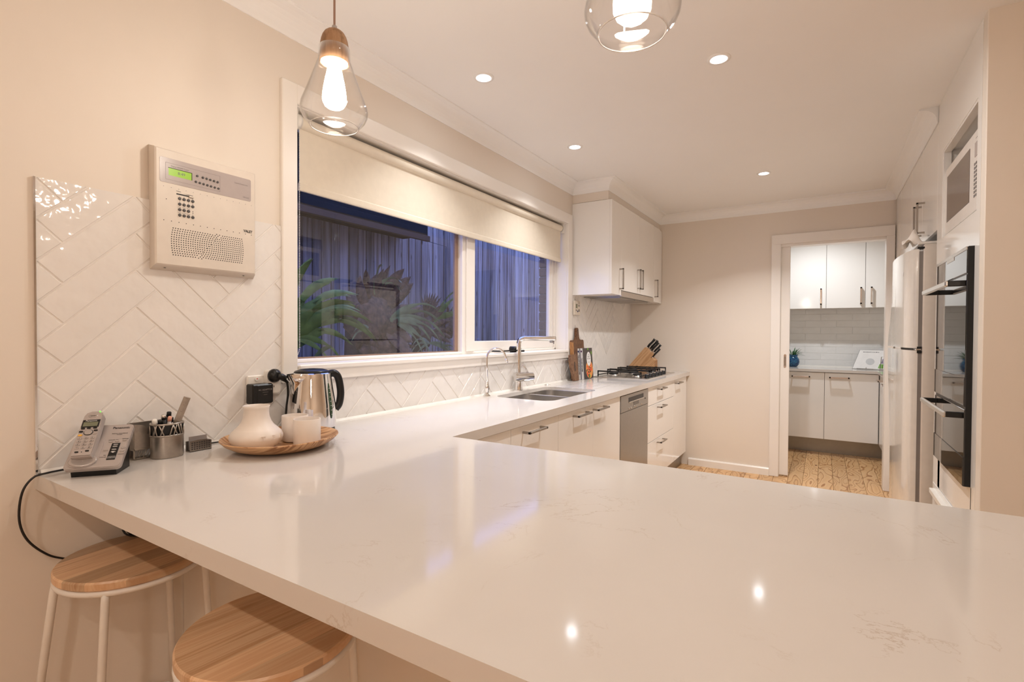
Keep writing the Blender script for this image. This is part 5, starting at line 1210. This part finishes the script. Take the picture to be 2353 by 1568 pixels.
def frond(parent,p0,dir_,L,wd,droop,m,name='frond',fork=3,side=None):
    """antler frond: a strap that forks into pointed lobes"""
    v,f=leafstrip(p0,dir_,L*.62,wd,droop,8,fold=.18,side=side); mb=MB().add(v,f,0,True); tip=(Vector(v[-2])); d=(Vector(v[-2])-Vector(v[-5])).normalized()
    base=Vector(v[-5]); sd_=(Vector(v[-1])-Vector(v[-3])).normalized()
    for k in range(fork):
        s=(k-(fork-1)/2)*.42; dd=(d+sd_*s).normalized(); v2,f2=leafstrip(base-d*wd*.4,dd,L*random.uniform(.38,.5),wd*.55,droop*1.1+.2,6,fold=.18,side=side); mb.add(v2,f2,0,True)
    return part(name,mb,m,parent)
def shield_mass(parent,c,rx,ry,rz,n=14,seed=0):
    random.seed(seed); mb=MB(); V=[]; nu,nv=18,12
    for i in range(nv+1):
        for j in range(nu):
            a=2*PI*j/nu; b=PI*i/nv; r=1+.14*math.sin(3*a+seed)+.10*math.sin(7*b+2*a)+random.uniform(-.06,.06)
            V.append((c[0]+rx*r*math.sin(b)*math.cos(a),c[1]+ry*r*math.sin(b)*math.sin(a),c[2]+rz*r*math.cos(b)))
    mb.add(V,[(i*nu+j,i*nu+(j+1)%nu,(i+1)*nu+(j+1)%nu,(i+1)*nu+j) for i in range(nv) for j in range(nu)],0,True); part('dry_core',mb,M['shield'],parent)
    for k in range(n):
        a=random.uniform(-1.2,4.3); q=Vector((c[0]+rx*.8,c[1]+ry*math.cos(a)*.55,c[2]+rz*math.sin(a)*.55)); d=Vector((.45,math.cos(a),math.sin(a)+.35))
        v,f=leafstrip(q,d,random.uniform(.8,1.25)*rz,rz*random.uniform(.16,.30),.3,7,tw=random.uniform(-.8,.8),fold=.5,side=(random.uniform(-.3,.3),-d.z,d.y)); part('shield_frond',MB().add(v,f,0,True),M['shield'],parent,'curled dry brown frond')
def green(parent,c,angs,L,wd,m,droop=.9,fork=3,out=.15):
    for a in angs:
        a=math.radians(a+random.uniform(-5,5)); d=Vector((out+random.uniform(-.1,.15),math.cos(a),math.sin(a)))
        frond(parent,c,d,L*random.uniform(.8,1.15),wd*random.uniform(.8,1.2),droop,m,fork=fork,side=(random.uniform(-.25,.25),-d.z,d.y))
tk=thing('tree_trunk','dark trunk outside behind the ferns','trunk',(-1.55,2.2,0)); part('bark',MB().tube([(-1.45,2.27,0),(-1.45,2.30,.8),(-1.46,2.32,1.45)],[.12,.10,.09],14),M['bark'],tk)
tk=thing('fern_post','dark post outside carrying the right staghorn fern','trunk',(-1.38,2.95,0)); part('bark',MB().tube([(-1.40,2.95,0),(-1.40,2.95,1.5)],.05,12),M['bark'],tk)
random.seed(41)
f1=thing('staghorn_fern','large staghorn fern with long green fronds at the left window edge','fern',(-1.1,1.5,1.25))
green(f1,(-1.12,1.40,1.12),(40,46,52,57,62,68,74,80,88),.78,.058,M['fern'],.75,3,.05); green(f1,(-1.16,1.46,1.22),(30,36,42,48),.82,.046,M['fern'],.75,4,.05); green(f1,(-1.1,1.52,1.22),(5,-15),.35,.02,M['fern'],.8,2)
part('stem',MB().tube([(-1.14,1.45,0),(-1.13,1.45,1.30)],.03,10),M['bark'],f1)
f2=thing('staghorn_fern','big brown staghorn fern mass with green fronds in the window centre','fern',(-1.3,2.32,1.10))
shield_mass(f2,(-1.32,2.34,1.38),.11,.25,.25,18,3); green(f2,(-1.20,2.42,1.36),(5,14,22,32,42,-8,-18),.52,.026,M['fern2'],.75,3,.3); green(f2,(-1.22,2.28,1.55),(75,92,60),.34,.022,M['fern2'],1.3,3); green(f2,(-1.2,2.2,1.3),(190,170),.25,.016,M['fern2'],.5,1)
shield_mass(f2,(-1.30,2.42,1.12),.09,.18,.16,10,6)
f3=thing('staghorn_fern','smaller upright staghorn fern with brown fan-shaped shields','fern',(-1.3,2.95,1.10))
shield_mass(f3,(-1.30,2.93,1.30),.07,.10,.17,12,9); random.seed(51)
for k in range(8):
    a=math.radians(50+12*k); d=Vector((.15,math.cos(a)*.7,math.sin(a))); v,f=leafstrip((-1.25,2.93,1.38),d,.24,.028,.1,7,fold=.4,side=(.2,-d.z,d.y)); part('shield_frond',MB().add(v,f,0,True),M['shield'],f3,'curled dry brown frond')
green(f3,(-1.24,2.99,1.36),(38,30,50,60),.42,.026,M['fern'],.5,2); green(f3,(-1.24,2.93,1.17),(8,-10,172,190,150),.34,.016,M['fern2'],.6,2); green(f3,(-1.20,3.05,1.13),(30,60,0,110),.16,.012,M['fern2'],.9,1)
f4=thing('staghorn_fern','dark round fern hanging beside the window mullion','fern',(-1.5,3.45,1.2)); shield_mass(f4,(-1.52,3.50,1.36),.10,.10,.14,10,12); green(f4,(-1.42,3.5,1.42),(80,120,60,150,30),.20,.016,M['fern2'],.9,2)
part('hanger',MB().tube([(-1.52,3.5,1.45),(-1.52,3.5,2.12),(-1.56,3.27,2.14)],.003,6),M['rubber'],f4)
bl=thing('broad_leaf_plant','broad pale-veined green leaves at the lower left corner of the window','plant',(-.8,1.35,.0))
random.seed(61)
for (p,d,L,wd) in(((-.72,1.34,1.07),(.1,.35,.55),.17,.055),((-.74,1.36,1.02),(.0,.8,.55),.20,.055),((-.7,1.25,1.02),(.1,-.3,.8),.17,.05),((-.76,1.42,.98),(0,.9,.15),.20,.045),((-.7,1.30,.98),(.3,.2,.8),.16,.045)):
    v,f=leafstrip(p,d,L,wd,.9,8,fold=.3,side=(.75,-.3,.5)); part('leaf',MB().add(v,f,0,True),M['fern2'],bl)
part('stem',MB().tube([(-.74,1.34,0),(-.73,1.34,1.05)],.012,8).tube([(-.74,1.34,.9),(-.70,1.27,1.04)],.008,8),M['fern2'],bl)
